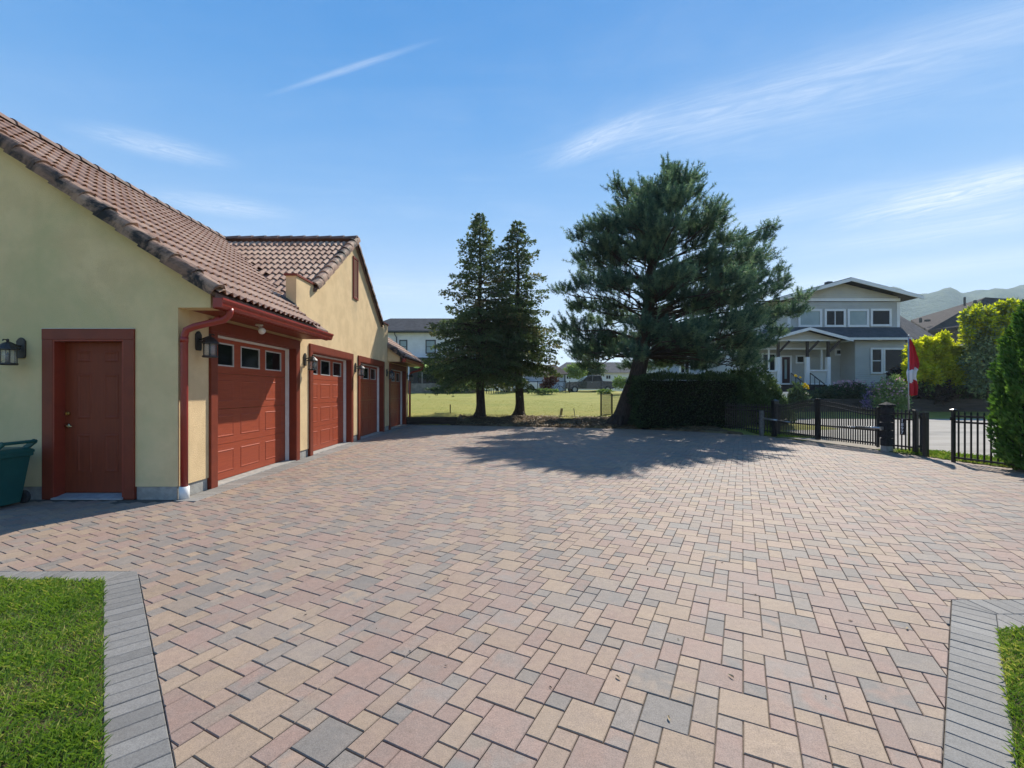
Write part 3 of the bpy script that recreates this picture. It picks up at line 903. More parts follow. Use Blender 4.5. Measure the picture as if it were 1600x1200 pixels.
# garage doors
for di, (a, b) in enumerate(DOORS):
    tr = MB()
    w = 0.145
    for y0, y1 in ((a - w, a), (b, b + w)): tr.box(GX - 0.03, y0, 0.0, GX + 0.04, y1, HEAD)
    tr.box(GX - 0.03, a - w, HEAD, GX + 0.043, b + w, HEAD + 0.175)
    tr.box(GX - 0.12, a - 0.002, 0.0, GX + 0.036, a + 0.02, HEAD - 0.002)
    tr.box(GX - 0.12, b - 0.02, 0.0, GX + 0.036, b + 0.002, HEAD - 0.002)
    tr.box(GX - 0.12, a + 0.02, HEAD - 0.02, GX + 0.036, b - 0.02, HEAD)
    tr.build('door_trim', m_reddark, gar, bevel=0.004)
    st = MB()
    st.box(GX - 0.19, a + 0.001, 0.0, GX - 0.122, a + 0.045, HEAD - 0.001)
    st.box(GX - 0.19, b - 0.045, 0.0, GX - 0.122, b - 0.001, HEAD - 0.001)
    st.box(GX - 0.19, a + 0.045, HEAD - 0.05, GX - 0.122, b - 0.045, HEAD - 0.001)
    st.build('door_stop', m_white, gar)
    MB().box(GX - 0.35, a, -0.1, GX + 0.028, b, 0.014).build('threshold', m_concrete, gar)
    door = empty('garage_door', (GX - 0.21, (a + b) / 2, 0.02), parent=gar)
    door.location -= gar.location
    X0 = GX - 0.20
    W = b - a; H = HEAD - 0.06; sh = H / 4
    mg = 0.2; pw = (W - 4 * mg) / 3
    for r_ in range(4):
        z0 = 0.022 + r_ * sh; z1 = z0 + sh - 0.006
        sec = MB()
        if r_ < 3:
            sec.box(X0 - 0.045, a + 0.005, z0, X0, b - 0.005, z1)
        else:
            wz0, wz1 = z0 + 0.12, z1 - 0.07
            sec.box(X0 - 0.045, a + 0.005, z0, X0, b - 0.005, wz0)
            sec.box(X0 - 0.045, a + 0.005, wz1, X0, b - 0.005, z1)
            yy = a + 0.005
            for q in range(3):
                p0 = a + mg + q * (pw + mg)
                sec.box(X0 - 0.045, yy, wz0, X0, p0, wz1); yy = p0 + pw
            sec.box(X0 - 0.045, yy, wz0, X0, b - 0.005, wz1)
        so = sec.build('door_section', m_doorred, door)
        for q in range(3):
            p0 = a + mg + q * (pw + mg); p1 = p0 + pw
            if r_ < 3:
                q0, q1 = z0 + 0.11, z1 - 0.10
                pm = MB()
                rings = [(0.0, 0.0), (0.006, 0.010), (0.006, 0.020), (0.0015, 0.030)]
                for dx_, ins in rings:
                    pm.v += [(X0 + dx_, p0 + ins, q0 + ins), (X0 + dx_, p1 - ins, q0 + ins), (X0 + dx_, p1 - ins, q1 - ins), (X0 + dx_, p0 + ins, q1 - ins)]
                for k in range(3):
                    for e in range(4): pm.f.append((k * 4 + e, k * 4 + (e + 1) % 4, k * 4 + 4 + (e + 1) % 4, k * 4 + 4 + e))
                pm.f.append((12, 13, 14, 15))
                # three shallow bead lines down the panel
                pm.build('door_panel', m_doorred, door)
            else:
                fr = MB(); t = 0.022
                fr.box(X0 - 0.03, p0, wz0, X0 + 0.006, p0 + t, wz1); fr.box(X0 - 0.03, p1 - t, wz0, X0 + 0.006, p1, wz1)
                fr.box(X0 - 0.03, p0 + t, wz0, X0 + 0.006, p1 - t, wz0 + t); fr.box(X0 - 0.03, p0 + t, wz1 - t, X0 + 0.006, p1 - t, wz1)
                fr.build('door_window_frame', m_alu, door)
                MB().box(X0 - 0.022, p0 + t, wz0 + t, X0 - 0.014, p1 - t, wz1 - t).build('window_pane', m_glassdark, door)
    door['label'] = ('red sectional door nearest the corner, half in eave shade', 'red sectional door in full sun left of the gable', 'red sectional door crossed by tree shadow', 'red sectional door in the shaded end bay')[di]

# side door
sd = empty('side_door', (-5.6, 6.27, 0), parent=gar); sd.location -= gar.location
yd = 6.272
MB().box(SDX0 + 0.02, yd, 0.06, SDX1 - 0.02, yd + 0.045, SDZ - 0.02).build('door_leaf', m_sidedoor, sd)
for (x0, x1) in ((-5.90, -5.705), (-5.525, -5.33)):
    for (z0, z1) in ((0.34, 0.86), (1.08, 1.69), (1.86, 2.005)):
        pm = MB()
        for dy_, ins in ((0.0, 0.0), (0.007, 0.010), (0.007, 0.020), (0.002, 0.036)):
            pm.v += [(x0 + ins, yd - dy_, z0 + ins), (x1 - ins, yd - dy_, z0 + ins), (x1 - ins, yd - dy_, z1 - ins), (x0 + ins, yd - dy_, z1 - ins)]
        for k in range(3):
            for e in range(4): pm.f.append((k * 4 + e, k * 4 + (e + 1) % 4, k * 4 + 4 + (e + 1) % 4, k * 4 + 4 + e))
        pm.f.append((12, 13, 14, 15))
        pm.build('door_panel', m_sidedoor, sd)
h = MB(); h.lathe([(0.0, -0.012), (0.03, -0.012), (0.034, 0.0), (0.03, 0.012), (0.0, 0.012)], (-6.02, yd - 0.012, 1.15), 14, 'y')
h.lathe([(0.0, -0.03), (0.014, -0.03), (0.014, 0.0)], (-6.02, yd - 0.012, 1.15), 10, 'y'); h.box(-6.026, yd - 0.055, 1.135, -6.014, yd - 0.03, 1.165)
h.build('deadbolt', m_brass, sd, smooth=False)
h = MB(); h.lathe([(0.0, -0.01), (0.032, -0.01), (0.036, 0.0), (0.0, 0.01)], (-6.02, yd - 0.01, 0.98), 14, 'y')
h.tube([(-6.02, yd, 0.98), (-6.02, yd - 0.055, 0.98), (-5.99, yd - 0.062, 0.982), (-5.92, yd - 0.058, 0.975)], [0.012, 0.011, 0.011, 0.008], 8)
h.build('door_handle', m_brass, sd, smooth=True)
tr = MB(); w = 0.145
tr.box(SDX0 - w, GY0 - 0.025, 0.0, SDX0, GY0 + 0.03, SDZ); tr.box(SDX1, GY0 - 0.025, 0.0, SDX1 + w, GY0 + 0.03, SDZ)
tr.box(SDX0 - w, GY0 - 0.028, SDZ, SDX1 + w, GY0 + 0.03, SDZ + 0.145)
tr.build('door_trim', m_reddark, gar, bevel=0.004)
tr = MB(); tr.box(SDX0 - 0.001, GY0 - 0.02, 0.03, SDX0 + 0.02, GY0 + 0.2, SDZ - 0.001); tr.box(SDX1 - 0.02, GY0 - 0.02, 0.03, SDX1 + 0.001, GY0 + 0.2, SDZ - 0.001)
tr.box(SDX0 + 0.02, GY0 - 0.02, SDZ - 0.02, SDX1 - 0.02, GY0 + 0.2, SDZ - 0.001)
tr.build('door_jamb', m_red, gar)
MB().box(SDX0 - 0.145, GY0 - 0.032, SDZ + 0.145, SDX1 + 0.145, GY0 + 0.03, SDZ + 0.152).build('drip_cap', m_alu, gar)
m_sill = M('door_sill', (0.33, 0.33, 0.34), (0.26, 0.26, 0.27), 10, 0.6)
MB().hexa([(SDX0, GY0 - 0.05, 0.0), (SDX1, GY0 - 0.05, 0.0), (SDX1, 6.30, 0.0), (SDX0, 6.30, 0.0), (SDX0, GY0 - 0.05, 0.02), (SDX1, GY0 - 0.05, 0.02), (SDX1, 6.30, 0.055), (SDX0, 6.30, 0.055)]).build('door_sill', m_sill, gar)

# soffits, fascia, gutters
sf = MB(); sf.box(GX + 0.002, 6.364, 2.590, -3.905, 9.90, 2.612); sf.build('soffit', m_reddark, gar)
sf = MB(); sf.box(GX + 0.002, 17.285, 2.590, -3.905, 20.9, 2.612); sf.build('soffit', m_reddark, gar)
MB().box(GX + 0.003, 9.78, 2.614, -3.91, 9.90, 2.80).build('eave_return', m_stucco, gar)


def fascia(y0, y1):
    MB().box(-3.903, y0, 2.56, -3.875, y1, 2.735).build('fascia', m_reddark, gar)
    prof = [(x_, z_ - 0.085) for x_, z_ in [(-3.873, 2.775), (-3.873, 2.655), (-3.80, 2.655), (-3.775, 2.69), (-3.765, 2.735), (-3.745, 2.76), (-3.745, 2.785), (-3.757, 2.785), (-3.77, 2.75), (-3.785, 2.71), (-3.806, 2.668), (-3.861, 2.668), (-3.861, 2.775)]]
    m = MB(); m.prism(prof, lambda u, v, w: (u, w, v), y0 - 0.03, y1 + 0.02)
    m.box(-3.872, y0 - 0.034, 2.572, -3.752, y0 - 0.031, 2.695)
    m.build('gutter', m_gutter, gar)


fascia(6.06, 9.90); fascia(17.14, 20.95)
# downpipes
for (yc, yw, xw) in ((6.30, 6.175, -4.36), (20.85, 20.72, -4.36)):
    dp = MB()
    dp.tube([(-3.815, yc, 2.60), (-3.815, yc, 2.55), (-3.83, yc, 2.50), (-3.89, yc - 0.01, 2.445), (-4.24, yw + 0.02, 2.335), (-4.33, yw, 2.285), (xw, yw, 2.20), (xw, yw, 1.2), (xw, yw, 0.15)], 0.046, 12)
    dp.tube([(xw, yw, 2.19), (xw, yw, 2.12)], 0.051, 12); dp.tube([(-3.93, yc - 0.01, 2.455), (-4.0, yc - 0.02, 2.428)], 0.051, 12)
    dp.build('downpipe', m_gutter, gar, smooth=True)
    MB().tube([(xw, yw, -0.03), (xw, yw, 0.165)], 0.062, 14).build('downpipe_sleeve', m_white, gar, smooth=True)

# parapet caps
cap = MB(); cap.box(GX - 0.25, 9.58, 3.902, GX + 0.03, 10.46, 3.945); cap.build('parapet_cap', m_reddark, gar)
cap = MB(); cap.box(GX - 0.25, 16.33, 3.932, GX + 0.03, 17.13, 3.975); cap.build('parapet_cap', m_reddark, gar)

# attic louvre
av = empty('attic_vent', (GX, 13.36, 4.77), parent=gar); av.location -= gar.location
vy0, vy1, vz0, vz1 = 13.15, 13.58, 4.16, 5.38
fr = MB(); t = 0.05
fr.box(GX, vy0, vz0, GX + 0.035, vy0 + t, vz1); fr.box(GX, vy1 - t, vz0, GX + 0.035, vy1, vz1); fr.box(GX, vy0 + t, vz0, GX + 0.035, vy1 - t, vz0 + t); fr.box(GX, vy0 + t, vz1 - t, GX + 0.035, vy1 - t, vz1)
fr.build('frame', m_reddark, av)
z = vz0 + t
while z < vz1 - t - 0.03:
    MB().hexa([(GX + 0.002, vy0 + t, z + 0.03), (GX + 0.03, vy0 + t, z), (GX + 0.03, vy1 - t, z), (GX + 0.002, vy1 - t, z + 0.03), (GX + 0.002, vy0 + t, z + 0.045), (GX + 0.03, vy0 + t, z + 0.015), (GX + 0.03, vy1 - t, z + 0.015), (GX + 0.002, vy1 - t, z + 0.045)]).build('slat', m_reddark, av)
    z += 0.062

# ---- roof: deck under the tiles, then the tiles themselves
roof = empty('roof', (RIDGE_X, YR, RIDGE_Z), parent=gar); roof.location -= gar.location
dk = MB()
def deck(x0, x1, y0, y1):
    dk.hexa([(x0, y0, zmain(x0) - 0.13), (x1, y0, zmain(x1) - 0.13), (x1, y1, zmain(x1) - 0.13), (x0, y1, zmain(x0) - 0.13), (x0, y0, zmain(x0) - 0.055), (x1, y0, zmain(x1) - 0.055), (x1, y1, zmain(x1) - 0.055), (x0, y1, zmain(x0) - 0.055)])
deck(RIDGE_X, -3.86, 6.06, 9.608); deck(GX + 0.003, -3.86, 9.609, 9.9); deck(RIDGE_X, GX - 0.222, 9.61, 17.1); deck(RIDGE_X, -3.86, 17.11, 20.95)
hx2 = 2 * RIDGE_X
dk.hexa([(-12.6, 6.06, zmain(hx2 + 12.6) - 0.13), (RIDGE_X, 6.06, RIDGE_Z - 0.13), (RIDGE_X, 20.95, RIDGE_Z - 0.13), (-12.6, 20.95, zmain(hx2 + 12.6) - 0.13), (-12.6, 6.06, zmain(hx2 + 12.6) - 0.03), (RIDGE_X, 6.06, RIDGE_Z - 0.03), (RIDGE_X, 20.95, RIDGE_Z - 0.03), (-12.6, 20.95, zmain(hx2 + 12.6) - 0.03)])
for s in (-1, 1):
    for (x0, x1, yo) in ((RIDGE_X, GX - 0.222, 3.75), (GX - 0.221, GX + 0.06, 2.85)):
        ya, yb = YR + s * yo, YR
        dk.hexa([(x0, ya, zcross(ya) - 0.13), (x1, ya, zcross(ya) - 0.13), (x1, yb, RIDGE_Z - 0.13), (x0, yb, RIDGE_Z - 0.13), (x0, ya, zcross(ya) - 0.055), (x1, ya, zcross(ya) - 0.055), (x1, yb, RIDGE_Z - 0.055), (x0, yb, RIDGE_Z - 0.055)])
dk.build('roof_deck', m_ridge, roof)

TW, EXPO, TL = 0.33, 0.358, 0.40
def tile_profile(n=6):
    pts = []
    for k in range(2 * n + 1):
        x = TW * k / (2 * n); ph = (x % (TW / 2)) / (TW / 2)
        pts.append((x, 0.056 * (0.5 - 0.5 * math.cos(2 * math.pi * ph)) ** 0.85))
    return pts
TP = tile_profile()
def tile_local():
    v, f = [], []
    n = len(TP)
    for (x, z) in TP: v.append((x, 0.004, z + 0.032 - 0.013))          # lower lip bottom
    for (x, z) in TP: v.append((x, 0.0, z + 0.032))
    for (x, z) in TP: v.append((x, TL, z - 0.004))
    for k in range(n - 1):
        f.append((k, k + 1, n + k + 1, n + k)); f.append((n + k, n + k + 1, 2 * n + k + 1, 2 * n + k))
    return v, f
TV, TF = tile_local()
tile_me = []
for i in range(6):
    me = bpy.data.meshes.new('roof_tile'); me.from_pydata(TV, [], TF); set_tone(me, [rng.random()] * len(TF)); me.materials.append(m_tile); tile_me.append(me)

tiles = []      # (matrix, distance)
def slope_matrix(origin, across, up):
    a, u = Vector(across).normalized(), Vector(up).normalized(); n = a.cross(u)
    return Matrix(((a.x, u.x, n.x, origin[0]), (a.y, u.y, n.y, origin[1]), (a.z, u.z, n.z, origin[2]), (0, 0, 0, 1)))
cc, ss = math.cos(CA), math.sin(CA)
def add_main(y, x):
    # across must give an outward normal: across = +Y, up = (-c,0,s) -> normal = across x up
    tiles.append(slope_matrix((x, y, zmain(x) - 0.05), (0, 1, 0), (-cc, 0, ss)))
for col in range(46):
    y = 6.06 + col * TW; yc = y + TW / 2
    for row in range(15):
        x = -3.83 - row * EXPO * cc; xm = x - 0.18 * cc
        if xm < RIDGE_X + 0.05: continue
        # valley with the cross gable
        inval = zcross(yc) > zmain(xm) + 0.03 and abs(yc - YR) < 3.9
        if inval: continue
        if yc > 9.9 and yc < 17.1 and xm > GX - 0.25: continue
        if 9.55 < yc < 9.95 and GX - 0.25 < xm < GX + 0.02: continue
        add_main(y, x)
c2, s2 = math.cos(math.atan(0.71)), math.sin(math.atan(0.71))
for sgn in (-1, 1):
    for row in range(12):
        y = YR + sgn * (11.55 - row) * EXPO * c2 * 1.0
        ym = y - sgn * 0.18 * c2
        if (ym - YR) * sgn < 0.04: continue
        for col in range(13):
            xr = GX + 0.0 - col * TW
            xm = xr - TW / 2
            if xm < RIDGE_X - 0.1: continue
            if zmain(xm) > zcross(ym) + 0.03: continue
            if xm > GX - 0.26 and abs(ym - YR) > 2.85: continue
            if sgn < 0: tiles.append(slope_matrix((xr - TW, y, zcross(y) - 0.05), (1, 0, 0), (0, c2, s2)))
            else: tiles.append(slope_matrix((xr, y, zcross(y) - 0.05), (-1, 0, 0), (0, -c2, s2)))
def apparent(m):
    p = m.translation
    facing = max(0.05, (Vector((0, 0, EYE)) - p).normalized().dot(m.to_3x3().col[2]))
    vis = 1 if -40 < 790 + 711 * p.x / p.y < 1640 else 0
    return -vis * facing / p.length_squared
tiles.sort(key=apparent)
rl = wloc(roof)
for i, m in enumerate(tiles[:300]):
    o = link('roof_tile', tile_me[i % 6], None, roof)
    mm = m.copy(); mm.translation = m.translation - rl
    o.matrix_basis = mm
big = MB(); tn = []
for m in tiles[300:]:
    big.add([m @ Vector(v) for v in TV], TF); tn += [rng.random()] * len(TF)
me = bpy.data.meshes.new('roof_tile_field'); me.from_pydata([tuple(Vector(v) - rl) for v in big.v], [], big.f); set_tone(me, tn)
tag(link('roof_tile_field', me, m_tile, roof), kind='stuff')

# rake tiles: L-shaped caps down the gable edges
RP = [(-0.13, 0.015), (-0.10, 0.055), (-0.05, 0.085), (0.0, 0.088), (0.05, 0.07), (0.085, 0.03), (0.10, -0.02), (0.10, -0.095)]
def rake_local(mirror=False):
    v, f = [], []; n = len(RP); s = -1 if mirror else 1
    for (yy, k, lift) in ((0.0, 1.0, 0.03), (0.43, 0.90, 0.0)):
        for (x, z) in RP: v.append((s * (x * k if x < 0.06 else x - 0.012 * (1 - k) * 10 * 0.1), yy, z * (k if z > 0 else 1) + lift))
    for (x, z) in RP: v.append((s * (x * 0.8), 0.0, z * 0.75 + 0.012 if z > 0 else z + 0.03))
    for k in range(n - 1): f.append((k, k + 1, n + k + 1, n + k)); f.append((2 * n + k, 2 * n + k + 1, k + 1, k))
    return v, f
def rake_run(a, b, out, parent):
    """caps from the low point a to the high point b; out: direction pointing away from the roof"""
    a, b = Vector(a), Vector(b); up = (b - a).normalized(); n = Vector(out).cross(up)
    mirror = n.z < 0
    ac = -Vector(out) if mirror else Vector(out)
    v, f = rake_local(mirror)
    m0 = slope_matrix((0, 0, 0), ac, up)
    L = (b - a).length; k = 0
    mesh = None
    while k * EXPO < L - 0.12:
        me = bpy.data.meshes.new('rake_tile'); me.from_pydata(v, [], f); set_tone(me, [rng.random()] * len(f))
        o = link('rake_tile', me, m_rake, parent)
        mm = m0.copy(); mm.translation = a + up * (k * EXPO) - rl; o.matrix_basis = mm
        k += 1
rake_run((-3.84, 6.06, zmain(-3.84) - 0.03), (RIDGE_X, 6.06, RIDGE_Z - 0.03), (0, -1, 0), roof)
rake_run((GX + 0.02, YR - 2.82, zcross(YR - 2.82) - 0.03), (GX + 0.02, YR, RIDGE_Z - 0.03), (1, 0, 0), roof)
rake_run((GX + 0.02, YR + 2.95, zcross(YR + 2.95) - 0.03), (GX + 0.02, YR, RIDGE_Z - 0.03), (1, 0, 0), roof)
rake_run((-3.84, 17.10, zmain(-3.84) - 0.03), (GX + 0.02, 17.10, zmain(GX) - 0.03), (0, -1, 0), roof)
# ridge caps
def ridge_run(a, b):
    a, b = Vector(a), Vector(b); d = (b - a).normalized(); L = (b - a).length; k = 0
    side = d.cross(Vector((0, 0, 1))).normalized()
    m0 = Matrix(((side.x, d.x, 0, 0), (side.y, d.y, 0, 0), (side.z, d.z, 1, 0), (0, 0, 0, 1)))
    v, f = [], []; n = 9
    for (yy, r_, dz_) in ((0.0, 0.150, 0.012), (0.45, 0.128, 0.0)):
        for q in range(n):
            t = math.pi * (0.02 + 0.96 * q / (n - 1)); v.append((r_ * math.cos(t), yy, r_ * 0.85 * math.sin(t) + dz_ - 0.05))
    for q in range(n):
        t = math.pi * (0.02 + 0.96 * q / (n - 1)); v.append((0.12 * math.cos(t), 0.0, 0.10 * math.sin(t) - 0.05))
    for q in range(n - 1): f.append((q, q + 1, n + q + 1, n + q)); f.append((2 * n + q, 2 * n + q + 1, q + 1, q))
    while k * 0.38 < L - 0.2:
        me = bpy.data.meshes.new('ridge_tile'); me.from_pydata(v, [], f); set_tone(me, [rng.random()] * len(f))
        o = link('ridge_tile', me, m_ridge, roof)
        mm = m0.copy(); mm.translation = a + d * (k * 0.38) - rl; o.matrix_basis = mm
        k += 1
ridge_run((RIDGE_X, 6.02, RIDGE_Z), (RIDGE_X, 20.9, RIDGE_Z))
ridge_run((GX + 0.10, YR, RIDGE_Z + 0.02), (RIDGE_X + 0.1, YR, RIDGE_Z + 0.02))
# flashing where the front roof meets the gable wall
fl = MB()
pts = [(-4.68, 9.57), (-4.40, 9.60), (-4.395, 9.93)]
fl.hexa([(-4.72, 9.50, zmain(-4.72) + 0.012), (GX + 0.012, 9.56, zmain(GX) + 0.012), (GX + 0.012, 9.606, zmain(GX) + 0.012), (-4.72, 9.606, zmain(-4.72) + 0.012), (-4.72, 9.50, zmain(-4.72) + 0.03), (GX + 0.012, 9.56, zmain(GX) + 0.03), (GX + 0.012, 9.606, zmain(GX) + 0.07), (-4.72, 9.606, zmain(-4.72) + 0.07)])
m_flash = M('flashing', (0.05, 0.042, 0.038), (0.07, 0.06, 0.052), 8, 0.5)
fl.build('flashing', m_flash, gar)

# ---- wall lanterns
def make_lantern():
    r = empty('wall_lantern')
    b = MB(); b.prism([(-0.045, -0.13), (0.045, -0.13), (0.058, -0.10), (0.058, 0.10), (0.03, 0.135), (0.0, 0.15), (-0.03, 0.135), (-0.058, 0.10), (-0.058, -0.10)], lambda u, v, w: (u, w, v), -0.028, 0.0)
    b.build('backplate', m_iron, r, bevel=0.006, world=False)
    a = MB(); a.tube([(0, -0.02, 0.03), (0, -0.07, 0.035), (0, -0.13, 0.06), (0, -0.18, 0.075)], 0.011, 8)
    a.tube([(0, -0.02, 0.01), (0, -0.06, -0.02), (0, -0.09, -0.01), (0, -0.10, 0.02), (0, -0.085, 0.03)], 0.007, 6)
    a.tube([(0, -0.18, 0.075), (0, -0.20, 0.10), (0, -0.235, 0.10), (0, -0.24, 0.08)], 0.008, 6)
    a.build('arm', m_iron, r, smooth=True, world=False)
    c = (0, -0.18, 0)
    t = MB(); t.lathe([(0.0, 0.115), (0.012, 0.11), (0.016, 0.095), (0.010, 0.08), (0.02, 0.07), (0.05, 0.055), (0.085, 0.02), (0.112, -0.012), (0.118, -0.03), (0.0, -0.03)], c, 12)
    t.build('cap', m_iron, r, world=False)
    g = MB(); g.lathe([(0.078, -0.03), (0.076, -0.205)], c, 16)
    g.build('glass', m_lampglass, r, smooth=True, world=False)
    k_ = MB(); k_.tube([(0, -0.18, -0.205), (0, -0.18, -0.10)], 0.014, 8); k_.tube([(0, -0.18, -0.10), (0, -0.18, -0.06)], [0.018, 0.004], 8)
    k_.build('bulb_holder', m_iron, r, world=False)
    f = MB(); f.lathe([(0.0, -0.205), (0.098, -0.205), (0.102, -0.222), (0.088, -0.232), (0.0, -0.232)], c, 12)
    for k in range(6):
        an = math.pi / 6 + k * math.pi / 3
        f.tube([(0.088 * math.cos(an), -0.18 + 0.088 * math.sin(an), -0.03), (0.088 * math.cos(an), -0.18 + 0.088 * math.sin(an), -0.207)], 0.006, 5)
    f.build('cage', m_iron, r, world=False)
    return r


lan = make_lantern()
spots = [((-6.52, GY0, 2.03), 0.0, 'black lantern beside the side door, above the green bin'),
         ((GX, 6.53, 2.17), 90.0, 'black lantern between the downpipe and the nearest garage door'),
         ((GX, 10.0, 2.15), 90.0, 'black lantern between the first and second garage doors'),
         ((GX, 13.36, 2.15), 90.0, 'black lantern under the attic vent, between second and third garage doors'),
         ((GX, 16.9, 2.15), 90.0, 'black lantern between the third garage door and the shaded end bay'),
         ((GX, 20.42, 2.15), 90.0, 'black lantern at the far end of the garage')]
for i, (loc, rz, lab) in enumerate(spots):
    o = lan if i == 0 else copy_tree(lan)
    o.location = loc; o.rotation_euler = (0, 0, R(rz))
    tag(o, lab, 'wall lamp', 'black lanterns on the garage walls')

fl = empty('floodlight', (-4.17, 7.7, 2.59))
m_plast = M('white_plastic', (0.72, 0.70, 0.66), (0.66, 0.64, 0.6), 10, 0.4)
b = MB(); b.lathe([(0.0, 2.589), (0.06, 2.589), (0.062, 2.57), (0.05, 2.562), (0.0, 2.562)], (-4.17, 7.7, 0), 16); b.build('base', m_plast, fl, smooth=True)
b = MB(); b.tube([(-4.17, 7.7, 2.57), (-4.16, 7.7, 2.535), (-4.13, 7.67, 2.515)], 0.016, 8); b.build('arm', m_plast, fl, smooth=True)
b = MB(); b.tube([(-4.15, 7.69, 2.525), (-4.12, 7.66, 2.50), (-4.09, 7.63, 2.475), (-4.075, 7.615, 2.462)], [0.02, 0.045, 0.055, 0.058], 12); b.build('lamp_head', m_plast, fl, smooth=True)
tag(fl, 'small white floodlight under the eave above the first garage door', 'floodlight')

# ---- green wheeled bin
bin_ = empty('wheeled_bin', (-6.44, 5.72, 0))
m_bin = M('green_plastic', (0.012, 0.085, 0.075), (0.016, 0.10, 0.088), 6, 0.45, 0.1, 200, 0.4)
m_rub = M('black_rubber', (0.018, 0.018, 0.018), (0.03, 0.03, 0.03), 10, 0.8)
bx, by = -6.44, 5.72
def ringv(x0, x1, y0, y1, z, c=0.04):
    return [(x0 + c, y0, z), (x1 - c, y0, z), (x1, y0 + c, z), (x1, y1 - c, z), (x1 - c, y1, z), (x0 + c, y1, z), (x0, y1 - c, z), (x0, y0 + c, z)]
bb = MB(); lv = [ringv(bx - 0.22, bx + 0.20, by - 0.17, by + 0.17, 0.03), ringv(bx - 0.23, bx + 0.21, by - 0.185, by + 0.185, 0.12), ringv(bx - 0.29, bx + 0.27, by - 0.23, by + 0.23, 0.62), ringv(bx - 0.31, bx + 0.29, by - 0.25, by + 0.25, 0.625), ringv(bx - 0.31, bx + 0.29, by - 0.25, by + 0.25, 0.665)]
for l in lv: bb.v += l
for k in range(len(lv) - 1):
    for e in range(8): bb.f.append((k * 8 + e, k * 8 + (e + 1) % 8, k * 8 + 8 + (e + 1) % 8, k * 8 + 8 + e))
bb.f.append(tuple(range(7, -1, -1)))
bb.build('body', m_bin, bin_, bevel=0.008)
lid = MB(); lv = [ringv(bx - 0.33, bx + 0.29, by - 0.265, by + 0.265, 0.667), ringv(bx - 0.33, bx + 0.29, by - 0.265, by + 0.265, 0.695), ringv(bx - 0.27, bx + 0.27, by - 0.21, by + 0.21, 0.725), ringv(bx - 0.2, bx + 0.25, by - 0.16, by + 0.16, 0.735)]
for l in lv: lid.v += l
for k in range(len(lv) - 1):
    for e in range(8): lid.f.append((k * 8 + e, k * 8 + (e + 1) % 8, k * 8 + 8 + (e + 1) % 8, k * 8 + 8 + e))
lid.f.append(tuple(range(24, 32)))
lid.build('lid', m_bin, bin_, bevel=0.006)
hd = MB()
for s in (-1, 1): hd.bar((bx + 0.18, by + s * 0.19, 0.70), (bx + 0.33, by + s * 0.19, 0.815), 0.032, 0.06)
hd.tube([(bx + 0.325, by - 0.21, 0.81), (bx + 0.325, by + 0.21, 0.81)], 0.022, 10)
hd.build('handle', m_bin, bin_, bevel=0.004)
for s in (-1, 1):
    MB().lathe([(0.0, -0.025), (0.07, -0.025), (0.085, -0.012), (0.085, 0.012), (0.07, 0.025), (0.0, 0.025)], (bx + 0.17, by + s * 0.2, 0.085), 18, 'y').build('wheel', m_rub, bin_)
tag(bin_, 'dark green wheeled bin against the side wall', 'bin')

# ------------------------------------------------------------------ vegetation
m_bark = M('dark_bark', (0.055, 0.042, 0.034), (0.095, 0.075, 0.06), 9, 0.95, 1.0, 22, 0.15, stretch=(3, 3, 0.6), bdist=0.05, world=True)
m_pine = leaf_mat('pine_needles', (0.035, 0.08, 0.06), (0.10, 0.17, 0.115), (0.25, 0.33, 0.19), 0.48, (0.9, 1.0, 0.75))
m_cedar = leaf_mat('cedar_sprays', (0.06, 0.095, 0.042), (0.125, 0.175, 0.075), (0.25, 0.20, 0.10), 0.5, (0.95, 1.0, 0.7))
m_yew = leaf_mat('yew_hedge', (0.025, 0.05, 0.025), (0.05, 0.09, 0.038), (0.11, 0.17, 0.065), 0.35)
m_thuja = leaf_mat('thuja_sprays', (0.05, 0.12, 0.025), (0.095, 0.21, 0.04), (0.20, 0.34, 0.07), 0.35, (1, 1, 0.5))
m_gold = leaf_mat('golden_leaves', (0.16, 0.26, 0.03), (0.56, 0.60, 0.035), (0.80, 0.76, 0.06), 0.68, (1, 1, 0.4))
m_green = leaf_mat('green_leaves', (0.09, 0.15, 0.05), (0.18, 0.27, 0.09), (0.34, 0.42, 0.17), 0.4, (1, 1, 0.6))
m_olive = leaf_mat('grey_green_leaves', (0.12, 0.17, 0.09), (0.22, 0.29, 0.16), (0.50, 0.52, 0.17), 0.4, (1, 1, 0.6))
m_smoke = leaf_mat('purple_brown_leaves', (0.045, 0.034, 0.03), (0.09, 0.068, 0.056), (0.20, 0.145, 0.12), 0.4, (1, 0.8, 0.7))
m_darkgreen = leaf_mat('deep_green_leaves', (0.03, 0.055, 0.03), (0.06, 0.10, 0.05), (0.12, 0.18, 0.08), 0.4)


def rand_dirs(g, n):
    v = g.normal(size=(n, 3)); return v / np.linalg.norm(v, axis=1, keepdims=True)


def diamonds(P_, D, L, Wd, g):
    """diamond leaves at P_ pointing along D; returns (n,4,3)"""
    n = len(P_)
    r = rand_dirs(g, n); S = np.cross(D, r); S /= np.linalg.norm(S, axis=1, keepdims=True) + 1e-9
    L = np.asarray(L).reshape(-1, 1); Wd = np.asarray(Wd).reshape(-1, 1)
    V = np.empty((n, 4, 3), np.float32)
    V[:, 0] = P_; V[:, 1] = P_ + D * L * 0.5 + S * Wd * 0.5; V[:, 2] = P_ + D * L; V[:, 3] = P_ + D * L * 0.5 - S * Wd * 0.5
    return V


